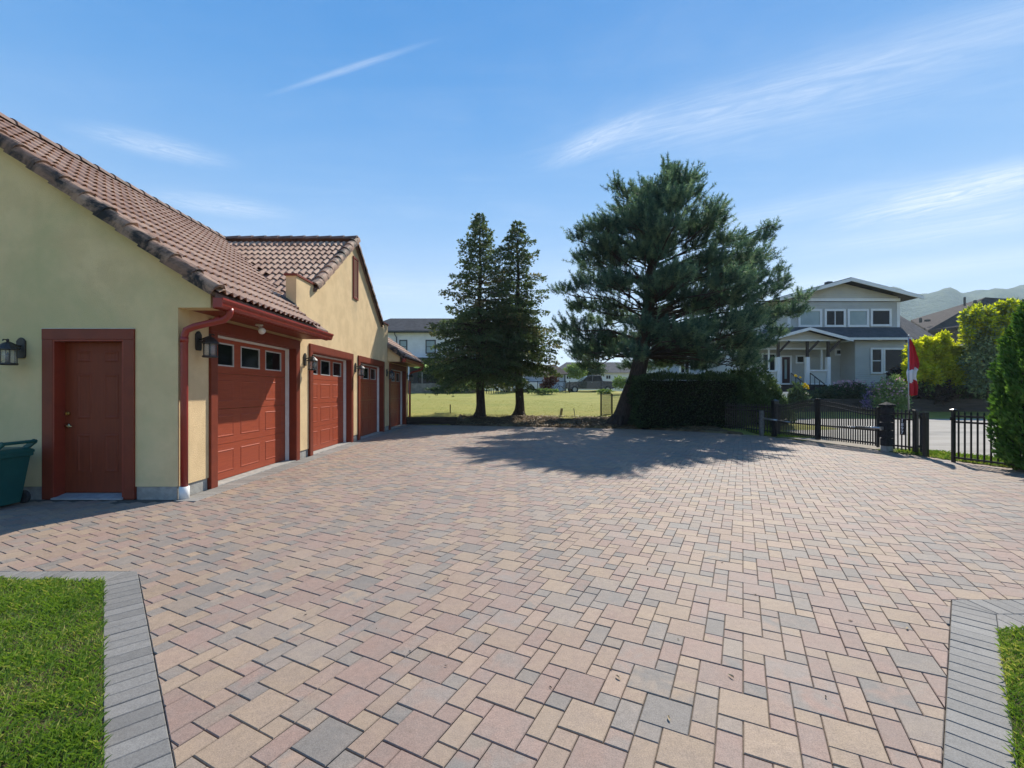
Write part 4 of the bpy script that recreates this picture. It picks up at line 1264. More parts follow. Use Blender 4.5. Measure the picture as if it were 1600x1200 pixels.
def leafcloud(name, blobs, dens, size, material, parent, seed=1, aspect=0.55, shell=0.55, tone_bias=0.0, top_light=0.0, lump=3.0, up=0.3):
    """blobs: (x, y, z, rx, ry, rz); leaf-sized faces through the volume of each"""
    g = np.random.default_rng(seed); VV, TT = [], []
    for (x, y, z, rx, ry, rz) in blobs:
        n = int(dens * (rx * ry + rx * rz + ry * rz) / 3 * 12)
        d = rand_dirs(g, n); r = (shell + (1 - shell) * g.random(n)) ** 0.6
        # lumpy outline
        k = 1 + 0.16 * np.sin(d[:, 0] * lump * 2.1 + x) * np.sin(d[:, 1] * lump * 1.7 + y) + 0.14 * np.sin(d[:, 2] * lump * 2.3 + d[:, 0] * lump + z)
        p = np.array([x, y, z]) + d * (r * k)[:, None] * np.array([rx, ry, rz])
        D = d * 0.7 + rand_dirs(g, n) * 0.9; D[:, 2] += up; D /= np.linalg.norm(D, axis=1, keepdims=True)
        s = size * g.uniform(0.6, 1.35, n)
        VV.append(diamonds(p, D, s, s * aspect, g))
        clump = 0.5 + 0.5 * np.sin(p[:, 0] * 5.3 / max(.3, rx)) * np.sin(p[:, 2] * 4.7 / max(.3, rz) + p[:, 1])
        TT.append(np.clip(0.15 + 0.45 * g.random(n) + 0.35 * clump * g.random(n) + tone_bias + top_light * ((p[:, 2] - z) / rz), 0, 1))
    me = fast_mesh(name, np.concatenate(VV), 4, np.concatenate(TT))
    return link(name, me, material, parent)


def off(o, root):
    """parts drawn in world coordinates under a root that is not at the origin"""
    o.location = -wloc(root); return o


def interp(tab, v):
    for (a, x), (b, y) in zip(tab, tab[1:]):
        if v <= b: return x + (y - x) * max(0, (v - a)) / (b - a)
    return tab[-1][1]


# ---- the big leaning pine
pr = random.Random(41); pg = np.random.default_rng(41)
PY = 18.9
pine = empty('pine_tree', (4.76, PY, 0.0))
tag(pine, 'tall spreading pine with a leaning trunk and blue-green needle clumps', 'tree')
TRK = [(-0.2, 4.66), (0.35, 4.83), (1.0, 5.08), (2.3, 5.55), (4.0, 5.82), (6.0, 5.98), (8.0, 6.25), (9.6, 6.55), (10.8, 6.72)]
def trunk_x(z): return interp(TRK, z)
tm = MB()
zz = [-0.2, 0.05, 0.25, 0.6, 1.2, 2.0, 3.0, 4.0, 5.0, 6.0, 7.0, 8.0, 9.0, 10.0, 10.7]
rr = [0.62, 0.50, 0.42, 0.385, 0.36, 0.34, 0.30, 0.27, 0.235, 0.20, 0.165, 0.125, 0.09, 0.05, 0.02]
tm.tube([(trunk_x(z) + 0.03 * math.sin(z * 3), PY + 0.05 * math.sin(z * 2.1), z) for z in zz], rr, 14)
for k in range(6):                                    # root flare
    a = k * 1.05 + 0.3
    tm.tube([(4.78 + 0.28 * math.cos(a), PY + 0.28 * math.sin(a), 0.42), (4.74 + 0.5 * math.cos(a), PY + 0.5 * math.sin(a), 0.14), (4.7 + 0.85 * math.cos(a), PY + 0.85 * math.sin(a), -0.03)], [0.14, 0.12, 0.05], 7)
PADS = [(1043, 262, 11), (1041, 282, 16), (1083, 281, 11), (1072, 296, 16), (962, 291, 13), (978, 306, 22), (1003, 298, 22), (1040, 312, 36), (1012, 330, 36), (975, 328, 26), (1072, 326, 30), (1127, 330, 13), (1108, 346, 20), (1092, 352, 24),
        (958, 352, 24), (903, 374, 15), (918, 362, 18), (935, 368, 26), (975, 372, 36), (1030, 368, 42), (1078, 380, 34), (915, 398, 20),
        (1203, 356, 11), (1190, 372, 18), (1165, 382, 22), (1140, 376, 16), (1135, 402, 26), (1182, 405, 26), (1160, 420, 26), (1205, 425, 16),
        (925, 415, 28), (960, 415, 36), (1005, 412, 34), (1092, 425, 36), (1130, 436, 32), (1165, 446, 26),
        (882, 446, 16), (900, 455, 22), (928, 470, 32), (965, 480, 38), (1010, 478, 36), (1068, 478, 36), (1112, 476, 36), (1155, 476, 32), (1190, 462, 24), (1226, 434, 10), (1215, 448, 16),
        (1252, 466, 15), (1245, 486, 20), (1222, 490, 22), (1195, 500, 28), (1160, 505, 30),
        (892, 512, 26), (925, 528, 36), (968, 530, 40), (1015, 532, 38), (1055, 525, 38), (1095, 532, 40), (1138, 540, 38), (1170, 548, 28), (1190, 536, 22), (1212, 520, 18),
        (905, 548, 20), (940, 556, 24), (1068, 562, 22), (1105, 566, 24), (1140, 572, 22), (1172, 566, 18), (1040, 556, 22)]
RZ = [(2.0, 3.9), (2.8, 4.6), (4.9, 4.8), (6.5, 3.9), (7.85, 3.2), (9.2, 1.9), (10.5, 0.6), (11.2, 0.2)]
pads = []
for (x, y, r) in PADS:
    X, _, Z = P(x, y, PY); rad = r * PY / 711 * 1.02
    tx = trunk_x(Z - 0.2); Rz = max(0.3, interp(RZ, Z))
    dx = X - tx
    D = math.sqrt(max(0.0, (Rz * 1.02) ** 2 - dx * dx)) if abs(dx) < Rz else 0.15
    pads.append((X, PY + pr.uniform(-0.45, 0.45) * D, Z, rad))
    if D > 1.0 and r > 17:
        for s in (-1, 1):
            if pr.random() < 0.12: continue
            pads.append((tx + dx * 0.8 + pr.uniform(-.35, .35), PY + s * D * pr.uniform(0.65, 0.92), Z + pr.uniform(-.3, .2), rad * pr.uniform(0.7, 0.95)))
for (X, Y, Z, rad) in list(pads):
    d = math.hypot(X - trunk_x(Z), Y - PY)
    if d > 1.3 and rad > 0.5 and pr.random() < 0.45:
        f = pr.uniform(0.45, 0.62); pads.append((trunk_x(Z) + (X - trunk_x(Z)) * f, PY + (Y - PY) * f, Z - 0.1 * d * (1 - f) + pr.uniform(-.1, .25), rad * 0.62))
tuft_p, tuft_d, tuft_t = [], [], []
for (X, Y, Z, rad) in pads:
    d = math.hypot(X - trunk_x(Z), Y - PY)
    zt = min(10.3, max(2.9, Z - (0.10 if Z < 5.5 else 0.30) * d - 0.25)); a = Vector((trunk_x(zt), PY, zt)); b = Vector((X, Y, Z - rad * 0.25))
    mid = a.lerp(b, 0.5) + Vector((0, 0, 0.06 * d + pr.uniform(-.1, .1))); q = a.lerp(b, 0.8) + Vector((pr.uniform(-.1, .1), pr.uniform(-.1, .1), 0.02 * d))
    r0 = 0.014 + 0.0075 * d
    tm.tube([a, mid, q, b], [r0, r0 * 0.72, r0 * 0.45, 0.006], 6, caps=False)
    for k in range(int(3 + rad * 5)):
        e = rand_dirs(pg, 1)[0]; e[2] = abs(e[2]) * 0.9 - 0.25
        c0 = a.lerp(b, pr.uniform(0.6, 0.95)); c1 = Vector((X + e[0] * rad * 0.85, Y + e[1] * rad * 0.85, Z + e[2] * rad * 0.6))
        tm.tube([c0, c0.lerp(c1, 0.55) + Vector((0, 0, 0.05)), c1], [0.018, 0.012, 0.006], 4, caps=False)
    # foliage sits in upward-turned bottle-brush shoots, fuller at the top and rim of the pad
    rad *= 0.94
    n = int(9 + 78 * rad * rad)
    e = rand_dirs(pg, n)
    e[:, 2] = np.where(e[:, 2] < -0.5, e[:, 2] * -0.6, e[:, 2])
    rr_ = pg.random(n) ** 0.5
    sub = 0.9 + 0.3 * np.sin(e[:, 0] * 4 + X * 3) * np.sin(e[:, 1] * 4 + Z * 4)
    pos = np.stack([X + e[:, 0] * rad * rr_ * sub, Y + e[:, 1] * rad * rr_ * sub, Z + e[:, 2] * rad * 0.62 * rr_ * sub - 0.12], 1)
    outw = np.array([X - trunk_x(Z), Y - PY]); outw = outw / (np.linalg.norm(outw) + 1e-6) * 0.35
    dirs = np.stack([e[:, 0] * 0.55 + outw[0], e[:, 1] * 0.55 + outw[1], e[:, 2] * 0.3 + 0.75], 1) + pg.normal(size=(n, 3)) * 0.22
    dirs /= np.linalg.norm(dirs, axis=1, keepdims=True)
    tuft_p.append(pos); tuft_d.append(dirs); tuft_t.append(np.full(n, pr.uniform(-0.10, 0.10)))
tp, td, tt = np.concatenate(tuft_p), np.concatenate(tuft_d), np.concatenate(tuft_t)
NN = 62
n = len(tp); TPs = np.repeat(tp, NN, 0); TDs = np.repeat(td, NN, 0)
flen = np.repeat(pg.uniform(0.24, 0.60, n), NN)
s = pg.random(n * NN); base = TPs + TDs * (s * flen)[:, None]
nd = TDs * (0.45 + 0.5 * s[:, None] ** 3) + rand_dirs(pg, n * NN) * 0.85; nd /= np.linalg.norm(nd, axis=1, keepdims=True)
Ln = pg.uniform(0.14, 0.21, n * NN) * (1 - 0.3 * s)
side = np.cross(nd, rand_dirs(pg, n * NN)); side /= np.linalg.norm(side, axis=1, keepdims=True) + 1e-9
V = np.empty((n * NN, 3, 3), np.float32); V[:, 0] = base - side * 0.010; V[:, 1] = base + side * 0.010; V[:, 2] = base + nd * Ln[:, None]
tone = np.clip(np.repeat(tt, NN) + np.repeat(pg.uniform(0.0, 1.0, n) ** 1.3, NN) * 0.85 + pg.random(n * NN) * 0.2, 0, 1)
tm.build('trunk', m_bark, pine, smooth=True)
off(link('crown', fast_mesh('crown', V, 3, tone), m_pine, pine), pine)


# ---- two slim conifers on the left
def conifer(label, x, y, z0, h, prof, seed, clear, sparse=1.0, lean=0.0):
    g = np.random.default_rng(seed); r_ = random.Random(seed)
    t = empty('conifer_tree', (x, y, z0))
    tag(t, label, 'tree', 'pair of slim dark conifers at the lawn edge')
    tk = MB(); zs = [-0.15, 0.0, 0.25, 0.7, 1.5, 2.6, 4, 5.5, 7, 8.2, h - 0.15]
    rs = [0.44, 0.36, 0.27, 0.215, 0.19, 0.17, 0.14, 0.105, 0.07, 0.045, 0.012]
    tk.tube([(x + lean * zz_ / h + 0.04 * math.sin(zz_ * 2), y + 0.04 * math.cos(zz_ * 2.3), z0 + zz_) for zz_ in zs], rs, 12)
    for k in range(5):
        a = k * 1.26 + seed; tk.tube([(x + .15 * math.cos(a), y + .15 * math.sin(a), z0 + .35), (x + .34 * math.cos(a), y + .34 * math.sin(a), z0 + .05), (x + .55 * math.cos(a), y + .55 * math.sin(a), z0 - .06)], [.1, .08, .03], 6)
    SP, SD, ST, SL_ = [], [], [], []
    z = clear
    while z < h - 0.1:
        f = (z - clear) / (h - clear)
        nb_ = 9 if f < 0.4 else 6
        a0 = r_.uniform(0, 6.28)
        for k in range(nb_):
            a = a0 + 6.28 * k / nb_ + r_.uniform(-.4, .4)
            L = interp(prof, z) * r_.choice((0.55, 0.7, 0.82, 0.95, 1.05, 1.18)) * r_.uniform(0.9, 1.1)
            if r_.random() > sparse and f > 0.3: L *= 0.55
            if L < 0.12: L = 0.12
            zb = z + r_.uniform(-.12, .12)
            rise = 0.35 * L * (0.2 + f) ; droop = 0.28 * L * (1 - f) + 0.05
            pts = []
            for q in (0, 0.35, 0.7, 1.0):
                pts.append(Vector((x + lean * zb / h + math.cos(a) * L * q, y + math.sin(a) * L * q, z0 + zb + rise * q - droop * q * q * 1.5 + 0.12 * L * q ** 4)))
            tk.tube(pts, [0.012 + 0.012 * L, 0.010 + 0.008 * L, 0.009, 0.004], 4, caps=False)
            m = int((12 + 40 * L) * (1.7 if f < 0.45 else 1.45))
            q = g.random(m) ** 0.7 * 0.88 + 0.12
            seg = np.clip((q * 3).astype(int), 0, 2)
            pa = np.array([tuple(p) for p in pts]); qs = np.array([0, .35, .7, 1.0])
            tq = (q - qs[seg]) / (qs[seg + 1] - qs[seg]); base = pa[seg] + (pa[seg + 1] - pa[seg]) * tq[:, None]
            wdt = (0.10 + 0.26 * L * (1 - q) ** 0.6 * q ** 0.3)
            lat = g.normal(size=m) * wdt; outv = np.array([math.cos(a), math.sin(a), 0]); latv = np.array([-math.sin(a), math.cos(a), 0])
            pos = base + latv * lat[:, None]; pos[:, 2] -= np.abs(lat) * 0.35 + g.random(m) * 0.10
            D = outv * g.uniform(0.2, 0.9, m)[:, None] + latv * (np.sign(lat) * g.uniform(0.1, 0.8, m))[:, None]; D[:, 2] += g.uniform(-0.75, 0.25, m) + 0.5 * f
            D /= np.linalg.norm(D, axis=1, keepdims=True)
            SP.append(pos); SD.append(D); ST.append(np.clip(g.random(m) * 0.6 + r_.uniform(0, 0.2) + (0.35 if r_.random() < 0.10 else 0), 0, 1)); SL_.append(g.uniform(0.09, 0.19, m))
        z += 0.21 if f < 0.4 else 0.27
    SP, SD, ST, SL_ = map(np.concatenate, (SP, SD, ST, SL_))
    # every spray is three narrow leaflets
    V = np.concatenate([diamonds(SP, SD, SL_, SL_ * 0.34, g)] + [diamonds(SP + SD * SL_[:, None] * 0.2, (lambda d: d / np.linalg.norm(d, axis=1, keepdims=True))(SD + rand_dirs(g, len(SP)) * 0.7), SL_ * 0.75, SL_ * 0.26, g) for _ in range(2)])
    tk.build('trunk', m_bark, t, smooth=True)
    off(link('crown', fast_mesh('crown', V, 4, np.concatenate([ST] * 3)), m_cedar, t), t)
    return t


conifer('taller dark conifer nearer the garage, narrow pointed top', -1.21, 21.5, 0.12, 9.75, [(1.4, 2.2), (2.2, 2.6), (3.6, 2.5), (5.0, 2.05), (6.5, 1.45), (7.6, 1.12), (8.6, 0.72), (9.7, 0.12)], 3, 2.15, 0.9)
conifer('sparser thin conifer standing next to the big pine', 0.66, 22.0, 0.18, 9.6, [(1.5, 1.3), (2.2, 1.9), (3.6, 1.95), (5.0, 1.75), (6.2, 1.35), (7.3, 1.05), (8.2, 0.75), (9.5, 0.14)], 8, 2.65, 0.6, -0.1)


# ---- clipped hedge and bush behind the fence
def shell_leaves(g, n, x0, x1, y0, y1, z0, z1, size, round_=0.25, wob=0.10):
    """leaf positions over a rounded block"""
    cx, cy, cz = (x0 + x1) / 2, (y0 + y1) / 2, (z0 + z1) / 2
    hx, hy, hz = (x1 - x0) / 2, (y1 - y0) / 2, (z1 - z0) / 2
    ar = np.array([hy * hz, hy * hz, hx * hz, hx * hz, hx * hy]); f = g.choice(5, n, p=ar / ar.sum())
    u, v = g.uniform(-1, 1, n), g.uniform(-1, 1, n); p = np.empty((n, 3)); nn = np.zeros((n, 3))
    for k, (ax, s) in enumerate(((0, -1), (0, 1), (1, -1), (1, 1), (2, 1))):
        m = f == k; o = [i for i in range(3) if i != ax]
        p[m, ax] = s; p[m, o[0]] = u[m]; p[m, o[1]] = v[m]; nn[m, ax] = s
    # round the block
    q = np.sign(p) * np.abs(p); d = np.abs(p); e = np.maximum(d - (1 - round_), 0) / round_
    ex = np.sqrt((e ** 2).sum(1)); over = ex > 1
    shrink = np.where(over, 1 / np.maximum(ex, 1e-6), 1.0)
    q = np.sign(p) * (np.minimum(d, 1 - round_) + np.minimum(e, 1) * round_ * np.where(e > 0, shrink[:, None], 1))
    P_ = np.stack([cx + q[:, 0] * hx, cy + q[:, 1] * hy, cz + q[:, 2] * hz], 1)
    w = wob * (np.sin(P_[:, 0] * 3.1 + P_[:, 2] * 2.2) * np.sin(P_[:, 1] * 2.7 + P_[:, 2] * 3.3) + 0.6 * np.sin(P_[:, 0] * 7.3) * np.sin(P_[:, 2] * 6.1 + P_[:, 1] * 5))
    D = nn * 0.8 + np.sign(q) * e * 0.4; P_ += D * (w - g.random(n) * 0.16)[:, None]
    D = D + rand_dirs(g, n) * 0.75; D[:, 2] += 0.35; D /= np.linalg.norm(D, axis=1, keepdims=True)
    return P_, D


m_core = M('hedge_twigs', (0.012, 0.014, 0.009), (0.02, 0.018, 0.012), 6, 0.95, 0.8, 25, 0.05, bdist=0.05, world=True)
hedge = empty('hedge', (7.1, 17.9, 0))
tag(hedge, 'long dark clipped evergreen hedge between the pine and the gate', 'hedge')
g = np.random.default_rng(61)
p_, d_ = shell_leaves(g, 26000, 5.0, 9.15, 17.15, 19.0, -0.05, 2.12, 0.1, 0.28, 0.07)
L_ = g.uniform(0.06, 0.13, len(p_))
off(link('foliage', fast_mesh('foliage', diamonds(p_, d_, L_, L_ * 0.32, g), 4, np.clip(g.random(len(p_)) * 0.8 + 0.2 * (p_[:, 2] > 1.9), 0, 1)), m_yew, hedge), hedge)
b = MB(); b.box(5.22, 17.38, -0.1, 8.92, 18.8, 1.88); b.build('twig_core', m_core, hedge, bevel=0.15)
bush = empty('round_bush', (10.0, 18.3, 0))
tag(bush, 'rounded green yew bush behind the fence beside the left gate post', 'bush')
leafcloud('foliage', [(10.0, 18.35, 0.95, 1.0, 1.0, 1.2), (9.3, 18.3, 1.0, 0.9, 1.0, 1.2), (10.2, 18.1, 0.6, 0.95, 0.9, 0.9)], 900, 0.12, leaf_mat('bush_yew', (0.035, 0.06, 0.022), (0.07, 0.115, 0.04), (0.15, 0.22, 0.075), 0.4), bush, 62, 0.35, 0.75)
off(bush.children[0], bush)
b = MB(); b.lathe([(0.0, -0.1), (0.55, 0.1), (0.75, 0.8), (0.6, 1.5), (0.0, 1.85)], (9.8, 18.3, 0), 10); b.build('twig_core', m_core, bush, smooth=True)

# ---- columnar thuja at the right edge
th = empty('columnar_cedar', (9.97, 7.95, 0))
tag(th, 'dense bright green columnar cedar at the end of the right fence', 'tree')
g = np.random.default_rng(71); n = 30000
z = g.uniform(0, 1, n) ** 0.9 * 3.75; a = g.uniform(0, 2 * np.pi, n)
rad = np.interp(z, [0, 0.25, 0.9, 1.8, 2.6, 3.2, 3.6, 3.8], [0.72, 0.90, 0.98, 0.90, 0.70, 0.46, 0.22, 0.04])
lump = 1 + 0.09 * np.sin(a * 7 + z * 3.1) * np.sin(z * 5.3 + a * 2) + 0.06 * np.sin(a * 13 + z * 9)
rad = rad * lump - g.random(n) ** 2 * 0.16
p_ = np.stack([9.97 + rad * np.cos(a), 7.95 + rad * np.sin(a), 0.02 + z], 1)
d_ = np.stack([np.cos(a) * 0.55, np.sin(a) * 0.55, np.full(n, 0.75)], 1) + rand_dirs(g, n) * 0.45; d_ /= np.linalg.norm(d_, axis=1, keepdims=True)
L_ = g.uniform(0.06, 0.13, n)
V = np.concatenate([diamonds(p_, d_, L_, L_ * 0.42, g), diamonds(p_, (lambda q: q / np.linalg.norm(q, axis=1, keepdims=True))(d_ + rand_dirs(g, n) * 0.5), L_ * 0.8, L_ * 0.3, g)])
tn_ = np.clip(g.random(n) * 0.65 + 0.25 * (np.sin(a * 9 + z * 6) * np.sin(z * 8) > 0.2), 0, 1)
off(link('foliage', fast_mesh('foliage', V, 4, np.concatenate([tn_, tn_])), m_thuja, th), th)
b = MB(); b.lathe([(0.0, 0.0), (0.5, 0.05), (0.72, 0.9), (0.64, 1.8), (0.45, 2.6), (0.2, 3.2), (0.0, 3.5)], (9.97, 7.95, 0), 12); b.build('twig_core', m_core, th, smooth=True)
b = MB(); b.tube([(9.97, 7.95, -0.1), (9.97, 7.95, 0.5)], 0.09, 8); b.build('trunk', m_bark, th)

# ------------------------------------------------------------------ black fence, gate, flag
FA, FB = Vector((8.70, 14.70, 0)), Vector((9.24, 11.10, 0))
fd = (FB - FA).normalized()
def fence_bar(mb, a, b, za, zb, w=0.03): mb.bar((a.x, a.y, za), (b.x, b.y, zb), w, w * 1.1)
def picket(parent, p, z0, z1, w=0.019, finial=True):
    b = MB(); h = w / 2
    b.box(p.x - h, p.y - h, z0, p.x + h, p.y + h, z1)
    if finial: b.add([(p.x - h, p.y - h, z1), (p.x + h, p.y - h, z1), (p.x + h, p.y + h, z1), (p.x - h, p.y + h, z1), (p.x, p.y, z1 + 0.035)], [(0, 1, 4), (1, 2, 4), (2, 3, 4), (3, 0, 4)])
    b.build('picket', m_black, parent)
def post(name, label, p, w, z1, cap=True, mat_=None, group=None):
    r = empty(name, (p.x, p.y, 0))
    b = MB(); b.box(p.x - w / 2, p.y - w / 2, -0.05, p.x + w / 2, p.y + w / 2, z1); b.build('shaft', mat_ or m_black, r, bevel=0.006)
    if cap:
        c = MB(); e = w / 2 + 0.018
        c.box(p.x - e, p.y - e, z1, p.x + e, p.y + e, z1 + 0.02)
        c.add([(p.x - e, p.y - e, z1 + 0.02), (p.x + e, p.y - e, z1 + 0.02), (p.x + e, p.y + e, z1 + 0.02), (p.x - e, p.y + e, z1 + 0.02), (p.x, p.y, z1 + 0.02 + w * 0.42)], [(0, 1, 4), (1, 2, 4), (2, 3, 4), (3, 0, 4)])
        c.build('cap', m_black, r)
    tag(r, label, 'post', group); return r


post('gate_post', 'black square gate post at the left end of the double gate', FA, 0.155, 1.13)
GL = (FB - FA).length
def gate_top(t):                                     # t along the whole gate 0..1
    k = abs(t - 0.46) / 0.46 if t < 0.46 else (t - 0.46) / 0.54
    return 1.05 + 0.20 * (0.5 + 0.5 * math.cos(math.pi * min(1, k * 1.08)))
for li, (t0, t1) in enumerate(((0.045, 0.452), (0.468, 0.955))):
    leaf = empty('gate_leaf', tuple(FA + fd * GL * t0))
    tag(leaf, ('left leaf of the black picket gate, rising towards the middle', 'right leaf of the black picket gate, falling towards the stone pillar')[li], 'gate', 'leaves of the black double gate')
    n = 22 if li == 0 else 26
    for k in range(n + 1):
        t = t0 + (t1 - t0) * k / n; p = FA + fd * (GL * t)
        edge = k in (0, n)
        if edge:
            mid = (li == 0 and k == n) or (li == 1 and k == 0)
            w = 0.062 if mid else 0.05
            if mid: w = 0.075
            b = MB(); z1 = gate_top(t) + (0.0 if mid else 0.02)
            b.box(p.x - w / 2, p.y - w / 2, 0.075, p.x + w / 2, p.y + w / 2, z1); b.build('stile', m_black, leaf, bevel=0.004)
        else: picket(leaf, p, 0.10, gate_top(t) - 0.02, 0.022)
    for dz_ in (-0.075, -0.185):
        rl_ = MB(); pts = []
        for k in range(13):
            t = t0 + (t1 - t0) * k / 12; p = FA + fd * (GL * t); pts.append((p.x, p.y, gate_top(t) + dz_))
        for a, b in zip(pts, pts[1:]): rl_.bar(a, b, 0.030, 0.030)
        rl_.build('rail', m_black, leaf)
    for zz_ in (0.49, 0.17):
        rl_ = MB(); a, b = FA + fd * GL * t0, FA + fd * GL * t1; fence_bar(rl_, a, b, zz_, zz_, 0.034); rl_.build('rail', m_black, leaf)
# gate openers: arms with silver tubes
for (p0, p1, lab) in ((FA + fd * -0.45 + Vector((-0.10, -0.03, 0)), FA + fd * 0.72 + Vector((-0.06, 0, 0)), 'silver arm of the gate opener at the left leaf'), (FA + fd * (GL + 0.05) + Vector((-0.12, 0, 0)), FA + fd * (GL - 1.25) + Vector((-0.06, 0, 0)), 'grey arm of the gate opener beside the stone pillar')):
    r = empty('gate_opener', (p0.x, p0.y, 0.55))
    b = MB(); b.tube([(p0.x, p0.y, 0.565), tuple(p0.lerp(p1, 0.55) + Vector((0, 0, 0.535)))], 0.032, 10); b.build('housing', m_steel, r, smooth=True)
    b = MB(); b.tube([tuple(p0.lerp(p1, 0.5) + Vector((0, 0, 0.537))), tuple(p1 + Vector((0, 0, 0.51)))], 0.016, 8); b.build('rod', m_steel, r, smooth=True)
    b = MB(); b.box(p0.x - 0.03, p0.y - 0.03, 0.53, p0.x + 0.03, p0.y + 0.03, 0.60); b.build('bracket', m_steel, r)
    tag(r, lab, 'gate opener', 'gate opener arms')
pz = FA + fd * -0.46 + Vector((-0.12, -0.02, 0))
m_weath = M('weathered_post', (0.20, 0.20, 0.19), (0.13, 0.13, 0.125), 12, 0.8, 0.4, 50, 0.2)
b = MB(); b.box(pz.x - 0.05, pz.y - 0.05, -0.05, pz.x + 0.05, pz.y + 0.05, 0.80); b.box(pz.x - 0.055, pz.y - 0.055, 0.80, pz.x + 0.055, pz.y + 0.055, 0.815)
tag(b.build('opener_post', m_weath, bevel=0.004), 'short grey weathered post carrying the left gate opener', 'post')

# rough black pillar of split blocks
pil = empty('stone_pillar', (FB.x + 0.08, FB.y, 0))
tag(pil, 'rough black block pillar with pyramid cap between gate and side fence', 'pillar')
m_blackstone = M('black_split_stone', (0.018, 0.018, 0.019), (0.035, 0.034, 0.034), 9, 0.85, 1.0, 28, 0.3, bdist=0.03, world=True)
cx, cy = FB.x + 0.06, FB.y
b = MB(); b.box(cx - 0.085, cy - 0.085, -0.05, cx + 0.085, cy + 0.085, 0.13); b.build('footing', m_concrete, pil)
z = 0.13
pr2 = random.Random(9)
for k in range(5):
    hh = 0.192; w = 0.098 + pr2.uniform(-0.005, 0.009); ox, oy = pr2.uniform(-.008, .008), pr2.uniform(-.008, .008)
    b = MB(); b.box(cx - w + ox, cy - w + oy, z, cx + w + ox, cy + w + oy, z + hh - 0.006); o = b.build('block', m_blackstone, pil, bevel=0.018); z += hh
c = MB(); e = 0.12
c.box(cx - e, cy - e, z, cx + e, cy + e, z + 0.045); c.add([(cx - e, cy - e, z + 0.045), (cx + e, cy - e, z + 0.045), (cx + e, cy + e, z + 0.045), (cx - e, cy + e, z + 0.045), (cx, cy, z + 0.115)], [(0, 1, 4), (1, 2, 4), (2, 3, 4), (3, 0, 4)])
c.build('cap', m_blackstone, pil)


def fence_run(label, a, b, n, ztop, posts=(), zb=0.17, rails=(0.93, 0.80, 0.16), name='picket_fence'):
    r = empty(name, (a.x, a.y, 0)); tag(r, label, 'fence')
    for k in range(n):
        p = a.lerp(b, (k + 0.5) / n); picket(r, p, 0.07, ztop, 0.022)
    for zz_ in rails:
        m = MB(); fence_bar(m, a, b, zz_, zz_, 0.034); m.build('rail', m_black, r)
    return r


PB = Vector((9.46, 10.50, 0)); PC = Vector((9.25, 10.02, 0))
fence_run('short black picket panel with the house number, right of the pillar', Vector((cx + 0.02, cy - 0.13, 0)), PB, 6, 1.0)
post('fence_post', 'black square post at the right end of the numbered panel', PB, 0.085, 1.03, False)
# side gate standing open, seen almost edge on
sg = empty('side_gate', (PB.x, PB.y, 0)); tag(sg, 'narrow dark side gate standing open towards the courtyard', 'gate')
m_greywood = M('dark_grey_board', (0.04, 0.038, 0.037), (0.07, 0.066, 0.062), 8, 0.7, 0.3, 60, 0.3, stretch=(3, 3, 0.5), world=True)
q0, q1 = PB + Vector((0.03, -0.09, 0)), PC
dq = (q1 - q0).normalized(); nq = Vector((-dq.y, dq.x, 0)) * 0.02
for k in range(4):
    a_, b_ = q0.lerp(q1, k / 4 + 0.01), q0.lerp(q1, (k + 1) / 4 - 0.01)
    MB().hexa([(*(a_ - nq).xy, 0.08), (*(b_ - nq).xy, 0.08), (*(b_ + nq).xy, 0.08), (*(a_ + nq).xy, 0.08), (*(a_ - nq).xy, 0.98), (*(b_ - nq).xy, 0.98), (*(b_ + nq).xy, 0.98), (*(a_ + nq).xy, 0.98)]).build('board', m_greywood, sg)
b = MB(); b.box(PC.x - 0.04, PC.y - 0.04, 0.02, PC.x + 0.04, PC.y + 0.04, 1.0); b.build('stile', m_black, sg, bevel=0.004)
b = MB(); b.bar((q0.x - .03, q0.y, 0.90), (q1.x - .03, q1.y, 0.90), 0.03, 0.05); b.bar((q0.x - .03, q0.y, 0.2), (q1.x - .03, q1.y, 0.2), 0.03, 0.05); b.build('rail', m_black, sg)
RA_, RB_ = Vector((9.22, 9.37, 0)), Vector((9.6, 7.2, 0))
post('fence_post', 'black square post where the right fence begins', RA_, 0.055, 1.06)
rf = fence_run('black picket fence running behind the columnar cedar', RA_ + Vector((0.005, -0.04, 0)), RB_, 20, 1.02, rails=(0.95, 0.83, 0.10))
b = MB(); b.box(RA_.x - 0.06, RA_.y - 0.02, 0.86, RA_.x - 0.035, RA_.y + 0.02, 0.93); b.build('latch', m_black, rf)
fence_run('black picket fence in front of the dark hedge, left of the gate', FA + fd * -0.15, FA + fd * -2.6, 19, 1.0)

# house number board
nb_ = empty('number_board', (9.30, 10.83, 0.62)); tag(nb_, 'upright black board with white house number 1897 on the fence', 'sign')
t_ = 0.43; pn = Vector((cx + 0.02, cy - 0.13, 0)).lerp(PB, 0.47)
pd = (PB - Vector((cx, cy, 0))).normalized(); nn_ = Vector((-abs(pd.y), -pd.x, 0)).normalized()
if nn_.y > 0: pass
nn_ = Vector((pd.y, -pd.x, 0)).normalized()
if nn_.x > 0: nn_ = -nn_
face = pn + nn_ * 0.022
ang = math.atan2(-nn_.x, nn_.y) + math.pi     # board's local -Y looks along nn_
def loc2w(u, w, z): return (face.x + pd.x * u + nn_.x * w, face.y + pd.y * u + nn_.y * w, z)
b = MB(); b.hexa([loc2w(-0.055, 0, 0.43), loc2w(0.055, 0, 0.43), loc2w(0.055, -0.012, 0.43), loc2w(-0.055, -0.012, 0.43), loc2w(-0.055, 0, 0.81), loc2w(0.055, 0, 0.81), loc2w(0.055, -0.012, 0.81), loc2w(-0.055, -0.012, 0.81)])
b.build('board', m_black, nb_, bevel=0.003)
m_num = M('white_numeral', (0.72, 0.72, 0.72))
